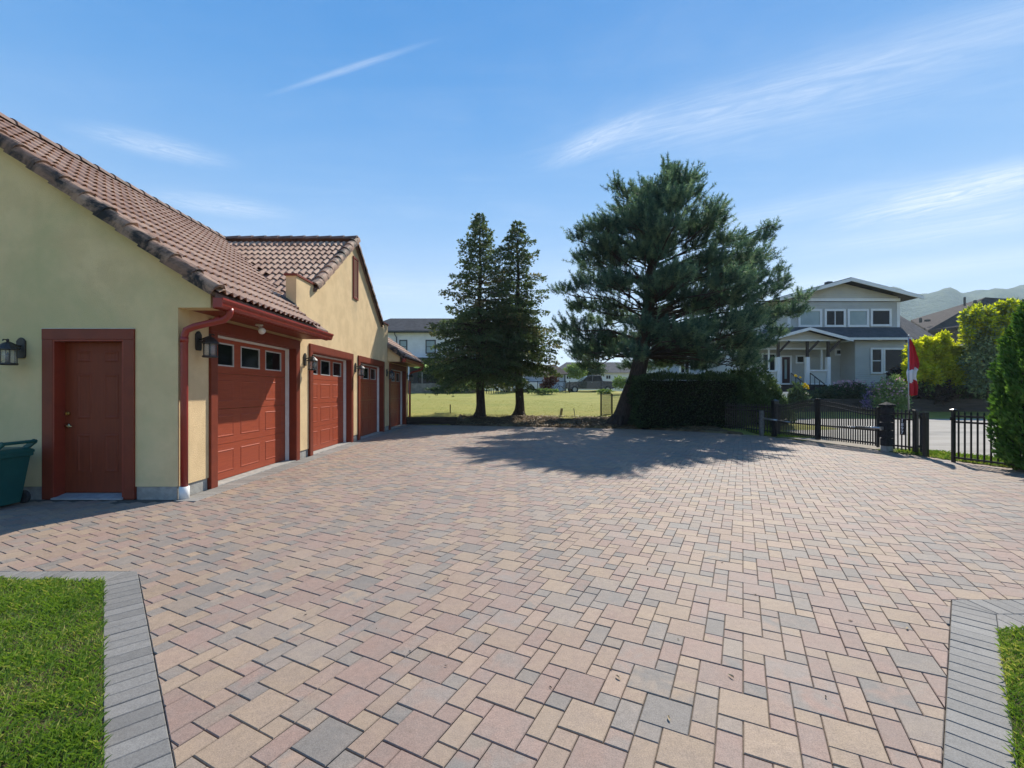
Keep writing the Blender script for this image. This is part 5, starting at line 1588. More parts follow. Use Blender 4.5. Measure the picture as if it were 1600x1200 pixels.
for k, ch in enumerate('1897'):
    cu = bpy.data.curves.new('numeral', 'FONT'); cu.body = ch; cu.size = 0.105; cu.align_x = 'CENTER'; cu.align_y = 'CENTER'; cu.extrude = 0.002; cu.offset = 0.002
    tmp = bpy.data.objects.new('numeral_curve', cu); COL.objects.link(tmp)
    bpy.context.view_layer.update()
    me = bpy.data.meshes.new_from_object(tmp.evaluated_get(bpy.context.evaluated_depsgraph_get()))
    bpy.data.objects.remove(tmp); me.name = 'numeral'; me.materials.clear(); me.materials.append(m_num)
    o = link('numeral', me, None, nb_)
    xax = Vector((pd.x, pd.y, 0)) * (1 if pd.cross(Vector((0, 0, 1))).dot(nn_) > 0 else -1)
    m = Matrix(((xax.x, 0, nn_.x, 0), (xax.y, 0, nn_.y, 0), (0, 1, 0, 0), (0, 0, 0, 1)))
    m.translation = Vector(loc2w(0, 0.004, 0.765 - 0.092 * k)) - wloc(nb_)
    o.matrix_basis = m

# flag
flg = empty('flag', (9.74, 11.0, 0)); tag(flg, 'limp red and white flag on a slim grey pole by the fence', 'flag')
b = MB(); b.tube([(9.74, 11.0, -0.05), (9.74, 11.0, 2.78)], 0.016, 8); b.lathe([(0, 2.78), (0.022, 2.79), (0.022, 2.81), (0, 2.825)], (9.74, 11.0, 0), 8); b.build('pole', m_steel, flg, smooth=True)
m_flagred = M('flag_red', (0.55, 0.018, 0.03), (0.47, 0.015, 0.025), 6, 0.7); m_flagwhite = M('flag_white', (0.78, 0.76, 0.76), (0.7, 0.68, 0.68), 6, 0.7)
nu, nv = 18, 44
def cloth(i, j):
    u, v = i / (nu - 1), j / (nv - 1)                # u across the folds, v down the hanging cloth
    wdt = interp([(0, 0.015), (0.12, 0.07), (0.35, 0.16), (0.55, 0.20), (0.68, 0.15), (0.85, 0.19), (1.0, 0.14)], v)
    xo = interp([(0, 0.01), (0.45, 0.02), (0.58, -0.05), (0.75, -0.03), (1, 0.0)], v)
    fold = 0.045 * math.sin(u * 11 + v * 2.2) * (0.3 + v) + 0.02 * math.sin(u * 23 + v * 5)
    zz_ = 2.72 - 1.36 * v - 0.05 * u * (1 - v) + 0.02 * math.sin(u * 9)
    return (9.755 + xo + u * wdt, 10.98 + fold, zz_)
for (v0, v1, mt, nm) in ((0, 22, m_flagred, 'red_band'), (22, 32, m_flagwhite, 'white_band'), (32, nv - 1, m_flagred, 'red_band')):
    b = MB(); rows = list(range(v0, v1 + 1))
    for j in rows:
        for i in range(nu):
            # the border of the white field runs on a slant across the folds
            jj = j
            if j in (22, 32): jj = j + 2.2 * math.sin(i * 0.45) 
            b.v.append(cloth(i, jj))
    for j in range(len(rows) - 1):
        for i in range(nu - 1): b.f.append((j * nu + i, j * nu + i + 1, (j + 1) * nu + i + 1, (j + 1) * nu + i))
    b.build(nm, mt, flg, smooth=True)

# ------------------------------------------------------------------ grey house across the lane
m_side = siding_mat('grey_siding', (0.47, 0.465, 0.43), (0.42, 0.415, 0.385))
m_side2 = siding_mat('beige_gable_siding', (0.52, 0.50, 0.44), (0.47, 0.455, 0.40))
m_trim = M('house_white_trim', (0.70, 0.71, 0.72), (0.64, 0.65, 0.66), 2, 0.55)
m_shing = shingle_mat('grey_shingles', (0.075, 0.075, 0.08), (0.115, 0.113, 0.118))
m_brown = M('dark_brown_stain', (0.03, 0.02, 0.016), (0.045, 0.03, 0.024), 6, 0.6)
m_winglass = M('house_glass', (0.20, 0.27, 0.28), (0.27, 0.34, 0.34), 0.5, 0.12, 0, 40, 0.5, world=True)
m_winglassd = M('house_glass_dark', (0.010, 0.012, 0.014), (0.022, 0.024, 0.026), 0.7, 0.08, 0, 40, 0.2, world=True)
hs = empty('grey_house', (24.0, 36.0, 1.0)); tag(hs, 'two-storey grey sided house with white trim and a front porch', 'house')
YU = 33.6                                             # upper front wall
def hb(name, mat_, px0, py0, px1, py1, Y, d0, d1, bevel=0, parent=None):
    """box on the front: pixel rectangle at distance Y, from Y+d0 to Y+d1"""
    a, b = P(px0, py0, Y), P(px1, py1, Y)
    return MB().box(a[0], Y + d0, b[2], b[0], Y + d1, a[2]).build(name, mat_, parent or hs, bevel=bevel)
def window(px0, py0, px1, py1, Y, glass, split=0, fw=3.2, parent=None, meeting=False):
    a, b = P(px0, py0, Y), P(px1, py1, Y); x0, x1, z1, z0 = a[0], b[0], a[2], b[2]; t = fw * Y / 711
    f = MB()
    f.box(x0, Y - 0.05, z0, x0 + t, Y + 0.04, z1); f.box(x1 - t, Y - 0.05, z0, x1, Y + 0.04, z1); f.box(x0 + t, Y - 0.05, z0, x1 - t, Y + 0.04, z0 + t); f.box(x0 + t, Y - 0.05, z1 - t, x1 - t, Y + 0.04, z1)
    w = f.build('window', m_trim, parent or hs)
    xs = [x0 + t + (x1 - x0 - 2 * t) * k / (split + 1) for k in range(split + 2)]
    for k in range(split + 1):
        MB().box(xs[k] + 0.003, Y - 0.005, z0 + t, xs[k + 1] - 0.003, Y + 0.01, z1 - t).build('pane', glass, w)
        if k: MB().box(xs[k] - 0.03, Y - 0.03, z0 + t, xs[k] + 0.03, Y + 0.012, z1 - t).build('mullion', m_trim, w)
    if meeting:
        zm = (z0 + z1) / 2; MB().box(x0 + t, Y - 0.03, zm - 0.03, x1 - t, Y + 0.012, zm + 0.03).build('mullion', m_trim, w)
    return w
def prism_y(name, mat_, pts_px, Y, y0, y1, parent=None):
    b = MB(); b.prism([(P(x, y, Y)[0], P(x, y, Y)[2]) for x, y in pts_px], lambda u, v, w: (u, w, v), y0, y1); return b.build(name, mat_, parent or hs)


# upper storey body, gable, trims
prism_y('wall', m_side, [(1232, 472), (1403, 472), (1403, 528), (1232, 528)], YU, YU, YU + 8)
prism_y('gable_wall', m_side2, [(1232, 471), (1232, 463.5), (1318, 443), (1403, 464), (1403, 471)], YU, YU - 0.02, YU + 7.9)
hb('frieze', m_trim, 1230, 466.5, 1405, 471, YU, -0.10, 0.02)
hb('corner_board', m_trim, 1401, 472, 1405.5, 514, YU, -0.04, 0.03)
hb('corner_board', m_trim, 1231, 472, 1235, 514, YU, -0.04, 0.03)
for w in ((1247, 483, 1284, 511, m_winglass, 0), (1288, 483, 1321, 511, m_winglassd, 1), (1324, 483, 1357, 511, m_winglass, 0), (1360, 482.5, 1392.5, 510, m_winglassd, 0)): window(w[0], w[1], w[2], w[3], YU - 0.03, w[4], w[5])
# lapped siding boards
def boards(px0, py0, px1, py1, Y, pitch=0.15, out=0.026):
    a, b = P(px0, py0, Y), P(px1, py1, Y); m = MB(); z = b[2]
    while z < a[2] - 0.02:
        z1 = min(z + pitch, a[2]); m.hexa([(a[0], Y - out, z), (b[0], Y - out, z), (b[0], Y + 0.01, z), (a[0], Y + 0.01, z), (a[0], Y - 0.004, z1), (b[0], Y - 0.004, z1), (b[0], Y + 0.01, z1), (a[0], Y + 0.01, z1)]); z += pitch
    o = m.build('siding_board', m_side, hs); tag(o, kind='stuff')
boards(1235, 472, 1401, 512, YU); boards(1337, 532.5, 1413.5, 601, 32.3); boards(1237, 534, 1335, 600.5, 33.75); boards(1176, 534, 1218, 600.5, 33.75)
# main roof: two slopes with white barge boards
def slope(name, mat_, p0, p1, Y, y0, y1, th):
    a, b = P(*p0, Y), P(*p1, Y)
    m = MB(); m.hexa([(a[0], y0, a[2] - th), (b[0], y0, b[2] - th), (b[0], y1, b[2] - th), (a[0], y1, a[2] - th), (a[0], y0, a[2]), (b[0], y0, b[2]), (b[0], y1, b[2]), (a[0], y1, a[2])])
    return m.build(name, mat_, hs)
slope('roof', m_shing, (1209, 467), (1318, 437), YU, YU - 0.75, YU + 9, 0.10)
slope('roof', m_shing, (1318, 437), (1428.5, 465), YU, YU - 0.75, YU + 9, 0.10)
slope('barge_board', m_trim, (1209, 468), (1318, 438), YU, YU - 0.82, YU - 0.752, 0.24)
slope('barge_board', m_trim, (1318, 438), (1428.5, 466), YU, YU - 0.82, YU - 0.752, 0.24)
hb('roof_vent', m_shing, 1293.5, 439.5, 1301, 445, YU + 2.5, 0, 0.4)
# skirt roof over the ground floor
YG = 32.3
a, b = P(1180, 530.5, YG), P(1416, 530.5, YG); c, d = P(1195, 511.5, YU), P(1408, 511.5, YU)
m = MB(); m.hexa([(a[0], YG - 0.35, a[2] - 0.06), (b[0], YG - 0.35, b[2] - 0.06), (d[0], YU - 0.06, d[2] - 0.1), (c[0], YU - 0.06, c[2] - 0.1), (a[0], YG - 0.35, a[2] + 0.02), (b[0], YG - 0.35, b[2] + 0.02), (d[0], YU - 0.06, d[2]), (c[0], YU - 0.06, c[2])])
m.build('skirt_roof', m_shing, hs)
hb('gutter', m_trim, 1180, 528.5, 1416.5, 532, YG, -0.44, -0.36)
# hip wing to the right
m = MB(); A, B, C_, D_ = P(1405, 492, 37), P(1463, 527, 36), P(1412, 531.5, YG), P(1404, 511, YU)
E_ = P(1440, 492, 44)
m.add([A, B, C_, D_, (B[0], 44, B[2]), (A[0], 44, A[2])], [(0, 3, 2, 1), (0, 1, 4, 5)])
m.add([(p[0], p[1], p[2] - 0.12) for p in (A, B, C_, D_)], [(0, 1, 2, 3)])
m.build('hip_roof', m_shing, hs)
prism_y('wall', m_side, [(1386, 532), (1452, 532), (1452, 612), (1386, 612)], 34.5, 34.5, 42)
# ground floor walls
YW = 33.75
prism_y('wall', m_side, [(1175, 530), (1338, 530), (1338, 601), (1175, 601)], YW, YW, YW + 8)
prism_y('wall', m_side, [(1336, 532), (1414, 532), (1414, 601.5), (1336, 601.5)], YG, YG, YG + 6)
hb('foundation', m_trim, 1297, 601.5, 1337, 607, YG + 1.2, 0.0, 0.2)
hb('foundation', m_trim, 1336, 601.5, 1414, 606.5, YG, 0.02, 0.3)
hb('foundation', m_concrete, 1175, 601, 1414, 622, YG + 1.25, 0.0, 0.6)
window(1360, 543.5, 1379, 584, YG - 0.03, m_winglassd, 0, 2.6, meeting=True)
window(1379.5, 543.5, 1414, 583, YG - 0.03, m_winglassd, 0, 3.0)
window(1304.5, 545, 1320.5, 555.5, YW - 0.03, m_winglassd, 0, 2.4)
# porch
YP = 31.6
prism_y('porch_gable', m_side2, [(1206, 531), (1258, 517), (1311, 531)], YP, YP - 0.05, YP + 2.2)
def pslope(p0, p1, mat_, nm, y0, y1, th):
    a, b = P(*p0, YP), P(*p1, YP); m = MB()
    m.hexa([(a[0], y0, a[2] - th), (b[0], y0, b[2] - th), (b[0], y1, b[2] - th), (a[0], y1, a[2] - th), (a[0], y0, a[2]), (b[0], y0, b[2]), (b[0], y1, b[2]), (a[0], y1, a[2])]); m.build(nm, mat_, hs)
pslope((1194.5, 529.5), (1257.5, 512.5), m_shing, 'porch_roof', YP - 0.5, YP + 2.2, 0.08); pslope((1257.5, 512.5), (1323.5, 530), m_shing, 'porch_roof', YP - 0.5, YP + 2.2, 0.08)
pslope((1194, 530), (1257.5, 513), m_trim, 'barge_board', YP - 0.56, YP - 0.502, 0.2); pslope((1257.5, 513), (1324, 530.5), m_trim, 'barge_board', YP - 0.56, YP - 0.502, 0.2)
hb('porch_beam', m_trim, 1206, 530.8, 1311, 533, YP, -0.08, 0.12)
hb('porch_ceiling', m_side2, 1210, 532.0, 1330, 533.0, YP, 0.13, 2.1)
hb('porch_lintel', m_trim, 1185, 543.5, 1296, 546, YP + 0.9, 0, 0.12)
hb('porch_header', m_side, 1185, 533.2, 1296, 543.4, YP + 0.9, 0.01, 0.10)
for (x, lab) in ((1216, 0), (1261.5, 0), (1294, 0)):
    hb('porch_post', m_trim, x - 2.6, 558, x + 2.6, 606, YP, -0.09, 0.13)
    hb('post_upper', m_brown, x - 1.6, 533.5, x + 1.6, 558, YP, -0.06, 0.08)
    a, b = P(x + 1, 550, YP), P(x + 14, 533.5, YP)
    m = MB(); m.bar((a[0], YP, a[2]), (b[0], YP - 0.25, b[2]), 0.12, 0.14); m.build('brace', m_brown, hs)
hb('half_wall', m_side2, 1172, 580.5, 1213, 606, YP, 0.0, 0.12); hb('half_wall_cap', m_trim, 1172, 578.5, 1213.3, 581, YP, -0.05, 0.16)
hb('half_wall', m_side2, 1264.2, 580, 1291.3, 604, YP, 0.0, 0.12); hb('half_wall_cap', m_trim, 1264.2, 577.8, 1291.3, 580.2, YP, -0.05, 0.16)
hb('porch_rail_post', m_trim, 1283, 546, 1285.5, 577.6, YP + 0.9, 0, 0.1); hb('porch_rail_post', m_trim, 1201, 546, 1203, 578, YP + 0.9, 0, 0.1)
hb('porch_floor', m_trim, 1206, 599, 1297, 600.8, YP, -0.1, 2.1)
hb('porch_base', m_brown, 1213, 601, 1296, 618, YP, 0.0, 0.15)
dr = hb('front_door', M('maroon_door', (0.035, 0.012, 0.014), (0.05, 0.016, 0.017), 4, 0.4), 1221, 558, 1233.5, 598.5, YW, -0.06, 0.0)
m = MB(); a, b = P(1225, 562, YW), P(1228.5, 592, YW); m.box(a[0], YW - 0.075, b[2], b[0], YW - 0.061, a[2]); m.build('door_glass', m_winglass, dr)
hb('door_frame', m_trim, 1218.5, 555.5, 1221, 598.5, YW, -0.08, 0.0); hb('door_frame', m_trim, 1233.5, 555.5, 1236, 598.5, YW, -0.08, 0.0); hb('door_frame', m_trim, 1221, 555.5, 1233.5, 558, YW, -0.08, 0.0)
window(1243, 555, 1257.5, 568, YW - 0.03, m_winglassd, 0, 2.2)
window(1190, 552, 1212, 592, YW - 0.03, m_winglassd, 1, 2.0)
# steps with black handrails
st = empty('porch_steps', P(1262, 620, 30.6), parent=hs); st.location -= hs.location
for k in range(6):
    a = P(1245, 601 + k * 3.6, 31.4 - k * 0.28); b = P(1275, 0, 31.4 - k * 0.28)
    MB().box(a[0], a[1] - 0.28, a[2] - 0.17, b[0] + 0.2, a[1], a[2]).build('step', m_brown, st)
for x in (1276, 1246):
    m = MB(); a, b = P(x - 10, 583, 31.3), P(x + 12, 600, 29.8); m.bar(a, b, 0.05, 0.05)
    for k in range(4):
        q = Vector(a).lerp(Vector(b), k / 3); m.bar(q, (q.x, q.y, q.z - 0.85), 0.035, 0.035)
    m.build('handrail', m_black, st)

# iron railing in front of the flower bed
def rail_fence(label, px0, px1, ptop, pbot, Y, n):
    r = empty('garden_railing', P(px0, pbot, Y)); tag(r, label, 'fence')
    a, b = P(px0, ptop, Y), P(px1, ptop, Y); zb = P(px0, pbot, Y)[2]
    for k in range(n):
        x = a[0] + (b[0] - a[0]) * k / (n - 1); MB().box(x - 0.012, Y - 0.012, zb, x + 0.012, Y + 0.012, a[2]).build('bar', m_black, r)
    for z in (a[2] - 0.04, zb + 0.08): MB().box(a[0], Y - 0.015, z - 0.015, b[0], Y + 0.015, z + 0.015).build('rail', m_black, r)
rail_fence('low black iron railing under the grey house wall, behind pink flowers', 1312, 1352, 600.5, 612, 30.0, 22)
rail_fence('low black iron railing at the foot of the porch', 1172, 1214, 600, 612, 30.6, 20)

# timber retaining wall in front of the house garden
rw = empty('retaining_wall', (24, 28.1, 0.3)); tag(rw, 'long dark timber retaining wall below the house garden', 'retaining wall')
m_sleep2 = M('garden_timber', (0.085, 0.07, 0.06), (0.055, 0.046, 0.04), 4, 0.85, 0.5, 40, 0.2, stretch=(0.4, 3, 3), world=True)
for r_ in range(4):
    x = 17.2 + (r_ % 2) * 1.2
    while x < 34:
        MB().box(x, 28.0 + r_ * 0.02, 0.05 + r_ * 0.24, min(x + 2.38, 34.2), 28.3, 0.05 + r_ * 0.24 + 0.232).build('timber', m_sleep2, rw); x += 2.4

# ------------------------------------------------------------------ garden plants by the house
def plant(name, label, cat, loc, parts, group=None):
    """parts: (part name, blobs in world coords, density, leaf size, material, seed, extra)"""
    r = empty(name, loc); tag(r, label, cat, group)
    for (nm, blobs, dens, size, mt, seed, kw) in parts: off(leafcloud(nm, blobs, dens, size, mt, r, seed, **kw), r)
    return r
def pb(px_, py_, rpx, Y, sx=1.0, sz=1.0, sy=1.0):
    x, y, z = P(px_, py_, Y); r = rpx * Y / 711; return (x, y, z, r * sx, r * sy, r * sz)


m_petal_p = leaf_mat('pink_petals', (0.45, 0.20, 0.30), (0.60, 0.36, 0.45), (0.75, 0.62, 0.66), 0.4, (1, 1, 1))
m_petal_v = leaf_mat('violet_petals', (0.20, 0.12, 0.28), (0.32, 0.22, 0.40), (0.45, 0.36, 0.52), 0.4, (1, 1, 1))
m_petal_y = leaf_mat('yellow_petals', (0.62, 0.42, 0.01), (0.72, 0.55, 0.015), (0.8, 0.66, 0.03), 0.35, (1, 1, 0.6))
kw = dict(aspect=0.45, shell=0.35)
def spikes(seed, x0, x1, top, bot, Y, n):
    r_ = random.Random(seed); out = []
    for k in range(n):
        x = x0 + (x1 - x0) * (k + 0.5) / n + r_.uniform(-3, 3); t = top(x) + r_.uniform(-3, 6); y = t
        while y < bot:
            out.append(pb(x + r_.uniform(-3, 3), y + 6, r_.uniform(5.5, 8.5), Y + r_.uniform(-0.5, 0.5), 0.85, 1.25)); y += 9
    return out
g1 = spikes(1, 1420, 1476, lambda x: 528 + abs(x - 1448) * 0.25, 588, 27.5, 7)
plant('golden_shrub', 'bright yellow-green shrub just right of the flag', 'shrub', (23.6, 27.5, 1), [('foliage', g1, 330, 0.22, m_gold, 81, dict(kw, tone_bias=0.12, shell=0.1)), ('twigs', [pb(1450, 590, 16, 27.8, 1, 1.3)], 200, 0.2, m_green, 82, kw)])
g2 = spikes(2, 1466, 1522, lambda x: 518 + (20 if 1483 < x < 1500 else 0), 592, 27.6, 7)
plant('golden_shrub', 'spiky yellow-green shrub in front of the brown house', 'shrub', (27.0, 27.6, 1), [('foliage', g2, 330, 0.22, m_gold, 83, dict(kw, tone_bias=0.12, shell=0.1)), ('twigs', [pb(1496, 596, 18, 27.9)], 220, 0.2, m_green, 84, kw)])
g3 = spikes(3, 1508, 1592, lambda x: 486 - (x - 1508) * 0.2, 530, 26.0, 9)
g3b = [pb(1532, 535, 20, 26.2), pb(1555, 550, 26, 26.2, 1, 1.2), pb(1535, 565, 24, 26.2), pb(1565, 580, 26, 26.2), pb(1540, 595, 22, 26.2), pb(1585, 545, 24, 26.2)]
t3 = plant('leafy_tree', 'tall loose tree with yellowing tips behind the columnar cedar', 'tree', (27.5, 26.0, 0.4), [('crown_tips', g3, 190, 0.20, m_gold, 85, dict(kw, shell=0.1)), ('crown', g3, 90, 0.2, m_olive, 185, dict(kw, shell=0.1)), ('crown', g3b, 170, 0.20, m_olive, 86, dict(kw, shell=0.1))])
b = MB()
for (x, y) in ((1530, 500), (1548, 490), (1565, 488), (1580, 500)): b.tube([P(1548, 640, 26.1), P((1548 + x) / 2, 585, 26.1), P(x, y, 26.1)], [0.09, 0.06, 0.015], 6)
b.build('trunk', m_bark, t3, smooth=True)
g4 = [pb(1415, 592, 16, 28.6, 1.2), pb(1440, 600, 20, 28.4, 1.2), pb(1478, 598, 22, 28.4, 1.3), pb(1510, 600, 20, 28.4, 1.2), pb(1400, 588, 10, 28.8), pb(1462, 612, 18, 28.4, 1.5)]
plant('smoke_bush', 'dark purple-brown smoke bush under the yellow shrubs', 'shrub', (24.6, 28.4, 1), [('foliage', g4, 420, 0.2, m_smoke, 87, dict(kw, shell=0.4))])
plant('green_bush', 'dark green bush behind the retaining wall right of the flag', 'shrub', (24, 28.6, 1), [('foliage', [pb(1455, 612, 16, 28.5, 1.5), pb(1490, 616, 13, 28.5, 1.8), pb(1530, 614, 14, 28.5, 1.8), pb(1560, 610, 18, 28.6, 1.4)], 480, 0.17, m_darkgreen, 88, dict(kw))])
plant('cosmos_plant', 'pale green flowering plant with pink blooms left of the flag', 'flowers', (21.6, 26.0, 0.3), [('foliage', [pb(1388, 612, 20, 26.5, 1.1), pb(1395, 630, 20, 26.3, 1.1), pb(1396, 600, 9, 26.5, 0.9, 1.5), pb(1405, 615, 15, 26.3), pb(1378, 630, 14, 26.4)], 330, 0.17, m_green, 89, dict(kw, aspect=0.3, tone_bias=0.25, shell=0.1)), ('blooms', [pb(1390, 612, 21, 26.3, 1.1, 0.9)], 38, 0.11, m_petal_p, 90, dict(kw, aspect=0.9))])
plant('lavender_plant', 'loose purple flowering plant spilling over the garden wall', 'flowers', (20.9, 26.9, 0.3), [('blooms', [pb(1368, 608, 11, 27.0), pb(1362, 622, 11, 27.0), pb(1358, 632, 9, 26.8), pb(1372, 622, 8, 27)], 200, 0.10, m_petal_v, 91, dict(kw, aspect=0.6, shell=0.1)), ('foliage', [pb(1366, 622, 14, 27.1)], 200, 0.15, m_darkgreen, 92, kw)])
plant('flower_bush', 'green bush with small pink flowers under the grey house wall', 'flowers', (19.8, 29.0, 1), [('foliage', [pb(1318, 612, 12, 29, 1.4), pb(1335, 612, 13, 29, 1.2), pb(1300, 615, 11, 29, 1.6), pb(1348, 614, 10, 29)], 420, 0.15, m_darkgreen, 93, kw), ('blooms', [pb(1318, 605, 12, 29, 1.4), pb(1338, 604, 11, 29)], 60, 0.10, m_petal_p, 94, dict(kw, aspect=0.9))])
plant('low_shrub', 'low dark shrub at the right of the porch steps', 'shrub', (18.6, 28.8, 1), [('foliage', [pb(1285, 616, 10, 29, 1.5), pb(1275, 620, 8, 28.9, 1.3)], 420, 0.14, m_darkgreen, 95, kw)])
# tall sunflower-like plant
sp_ = empty('yellow_daisy_plant', P(1245, 640, 25.5)); tag(sp_, 'tall leafy plant topped with yellow daisies behind the gate', 'flowers')
b = MB()
for (x, y) in ((1243, 590), (1249, 592), (1257, 606), (1240, 604), (1252, 612)): b.tube([P(1246, 645, 25.5), P((1246 + x) / 2, 622, 25.5), P(x, y, 25.5)], [0.02, 0.016, 0.008], 5)
b.build('stem', m_darkgreen, sp_)
off(leafcloud('leaves', [pb(1246, 618, 13, 25.5, 0.9, 1.3), pb(1240, 630, 12, 25.5), pb(1254, 628, 11, 25.5)], 200, 0.2, m_darkgreen, sp_, 96, aspect=0.5, shell=0.1), sp_)
for (x, y, r) in ((1242.5, 587.5, 3.0), (1250, 590, 2.0), (1254, 605, 3.6), (1260, 604, 3.6), (1257, 600.5, 3.0), (1262, 607, 2.6)):
    g = np.random.default_rng(int(x)); n = 26; c = np.array(P(x, y, 25.4)); R_ = r * 25.4 / 711
    a = np.arange(n) * 2 * np.pi / n; D = np.stack([np.cos(a), -0.5 + 0 * a, np.sin(a) * 0.8 + 0.3], 1); D /= np.linalg.norm(D, axis=1, keepdims=True)
    off(link('flower', fast_mesh('flower', diamonds(np.repeat(c[None], n, 0), D, np.full(n, R_), np.full(n, R_ * 0.4), g), 4, g.random(n)), m_petal_y, sp_), sp_)

# white utility box by the gate
ub = empty('utility_box', P(1222, 640, 22.0)); tag(ub, 'white metal utility box standing behind the left gate post', 'utility box')
hb('body', m_white, 1216, 615, 1230, 640, 22.0, 0, 0.45, 0.01, ub); hb('lid', m_white, 1214, 612.5, 1231, 615, 22.0, -0.04, 0.5, 0.008, ub)
hb('vent', m_steel, 1219, 621, 1222, 632, 22.0, -0.012, -0.001, 0, ub)

# ------------------------------------------------------------------ brown house behind the shrubs
bh = empty('brown_house', (40, 52, 1)); tag(bh, 'dark brown house with a broad grey-brown hip roof on the far right', 'house')
m_bshing = shingle_mat('brown_shingles', (0.055, 0.047, 0.045), (0.08, 0.069, 0.065))
m_bwall = M('brown_wall', (0.045, 0.036, 0.033), (0.06, 0.048, 0.044), 3, 0.8, world=True)
e1, e2, ap, ap2 = P(1450, 516, 48), P(1640, 493, 60), P(1540, 464.5, 58), P(1640, 471, 66)
e0 = P(1423, 500, 60)
m = MB()
pts_ = [e0, e1, e2, ap, ap2]
m.add(pts_, [(0, 1, 3), (1, 2, 4, 3)])
m.add([(p[0], p[1], p[2] - 0.25) for p in pts_], [(3, 1, 0), (3, 4, 2, 1)])
m.add([e0, e1, (e1[0], e1[1], e1[2] - 0.25), (e0[0], e0[1], e0[2] - 0.25)], [(0, 1, 2, 3)]); m.add([e1, e2, (e2[0], e2[1], e2[2] - 0.25), (e1[0], e1[1], e1[2] - 0.25)], [(0, 1, 2, 3)])
m.build('roof', m_bshing, bh)
m = MB(); w1, w2, w0 = (e1[0] + 0.4, e1[1] + 0.6), (e2[0], e2[1] + 0.6), (e0[0] + 0.6, e0[1])
m.add([(w0[0], w0[1], 0.5), (w1[0], w1[1], 0.5), (w2[0], w2[1], 0.5), (w0[0], w0[1], e0[2] - 0.2), (w1[0], w1[1], e1[2] - 0.2), (w2[0], w2[1], e2[2] - 0.2)], [(0, 1, 4, 3), (1, 2, 5, 4)])
m.build('wall', m_bwall, bh)
for (x, y0, y1, w, Y) in ((1508, 464, 476, 0.6, 53), (1439, 497, 502, 1.2, 51), (1524, 469, 475, 1.6, 55)):
    hb('vent_pipe', m_black, x - w, y0, x + w, y1 + 2, Y, -0.05, 0.15, 0, bh)
hb('roof_vent', m_black, 1448, 499, 1454, 502, 50.2, 0, 0.3, 0, bh)

# ------------------------------------------------------------------ white house beyond the left lawn
wh = empty('white_house', (-9, 55, 1)); tag(wh, 'white modern house with dark grey roof behind the left lawn', 'house')
YH = 52.0
m_hwhite = M('white_render', (0.68, 0.69, 0.70), (0.62, 0.63, 0.64), 1.5, 0.7, world=True)
m_dkgrey = M('charcoal_trim', (0.035, 0.038, 0.042), (0.05, 0.053, 0.058), 3, 0.6)
m_rshing = shingle_mat('charcoal_shingles', (0.05, 0.05, 0.055), (0.08, 0.08, 0.086))
prism_y('wall', m_hwhite, [(560, 519), (770, 519), (770, 560.5), (560, 560.5)], YH, YH, YH + 7, wh)
prism_y('ground_floor', m_dkgrey, [(560, 561), (770, 561), (770, 606), (560, 606)], YH, YH + 0.5, YH + 7, wh)
a, b, c, d = P(552, 519, YH - .5), P(778, 519, YH - .5), P(760, 497.5, YH + 3.2), P(610, 497.5, YH + 3.2)
m = MB(); m.add([a, b, c, d, (a[0], YH + 7.5, a[2]), (b[0], YH + 7.5, b[2])], [(0, 1, 2, 3), (4, 5, 2, 3), (0, 3, 4), (1, 2, 5), (0, 1, 5, 4)]); m.build('roof', m_rshing, wh)
hb('gutter', m_dkgrey, 552, 517.5, 778, 520, YH, -0.6, -0.45, 0, wh)
for (x0, x1) in ((625, 635.5), (666, 680), (730, 742)):
    a = hb('window', m_dkgrey, x0 - 1.0, 531, x1 + 1.0, 552.5, YH, -0.06, 0.02, 0, wh)
    hb('pane', m_winglass, x0 + 0.8, 533, x1 - 0.8, 541.3, YH, -0.075, -0.061, 0, a); hb('pane', m_winglass, x0 + 0.8, 542.3, x1 - 0.8, 551, YH, -0.075, -0.061, 0, a)
m = MB(); m.tube([P(616.5, 520, YH - .5), P(617, 523, YH - .3), P(619.5, 527, YH - .1), P(619.5, 560, YH - .1)], 0.06, 6); m.build('downpipe', m_dkgrey, wh)
hb('porch_roof', m_dkgrey, 630, 560.8, 700, 570, YH, -2.2, 0.4, 0, wh)
for x in (644.5, 699): hb('porch_post', m_hwhite, x - 1.2, 570, x + 1.2, 602, YH, -2.1, -1.95, 0, wh)
hb('patio_door', m_winglassd, 652, 574, 690, 600, YH, 0.44, 0.49, 0, wh)
um = empty('patio_umbrella', P(663, 600, 47)); tag(um, 'lime green patio umbrella in front of the white house', 'umbrella')
m_lime = M('lime_fabric', (0.33, 0.52, 0.10), (0.28, 0.46, 0.085), 5, 0.8)
c = P(658, 566.5, 47); rim = 1.05
m = MB(); n = 8
m.v.append(c)
for k in range(n): m.v.append((c[0] + 0.25 + rim * math.cos(k * math.tau / n), c[1] + rim * math.sin(k * math.tau / n), c[2] - 0.55))
m.f = [(0, 1 + k, 1 + (k + 1) % n) for k in range(n)]; m.build('canopy', m_lime, um)
b = MB(); b.tube([(c[0] + .1, c[1], c[2] - .05), (c[0] + .1, c[1], 1.3)], 0.03, 6); b.build('pole', m_steel, um)

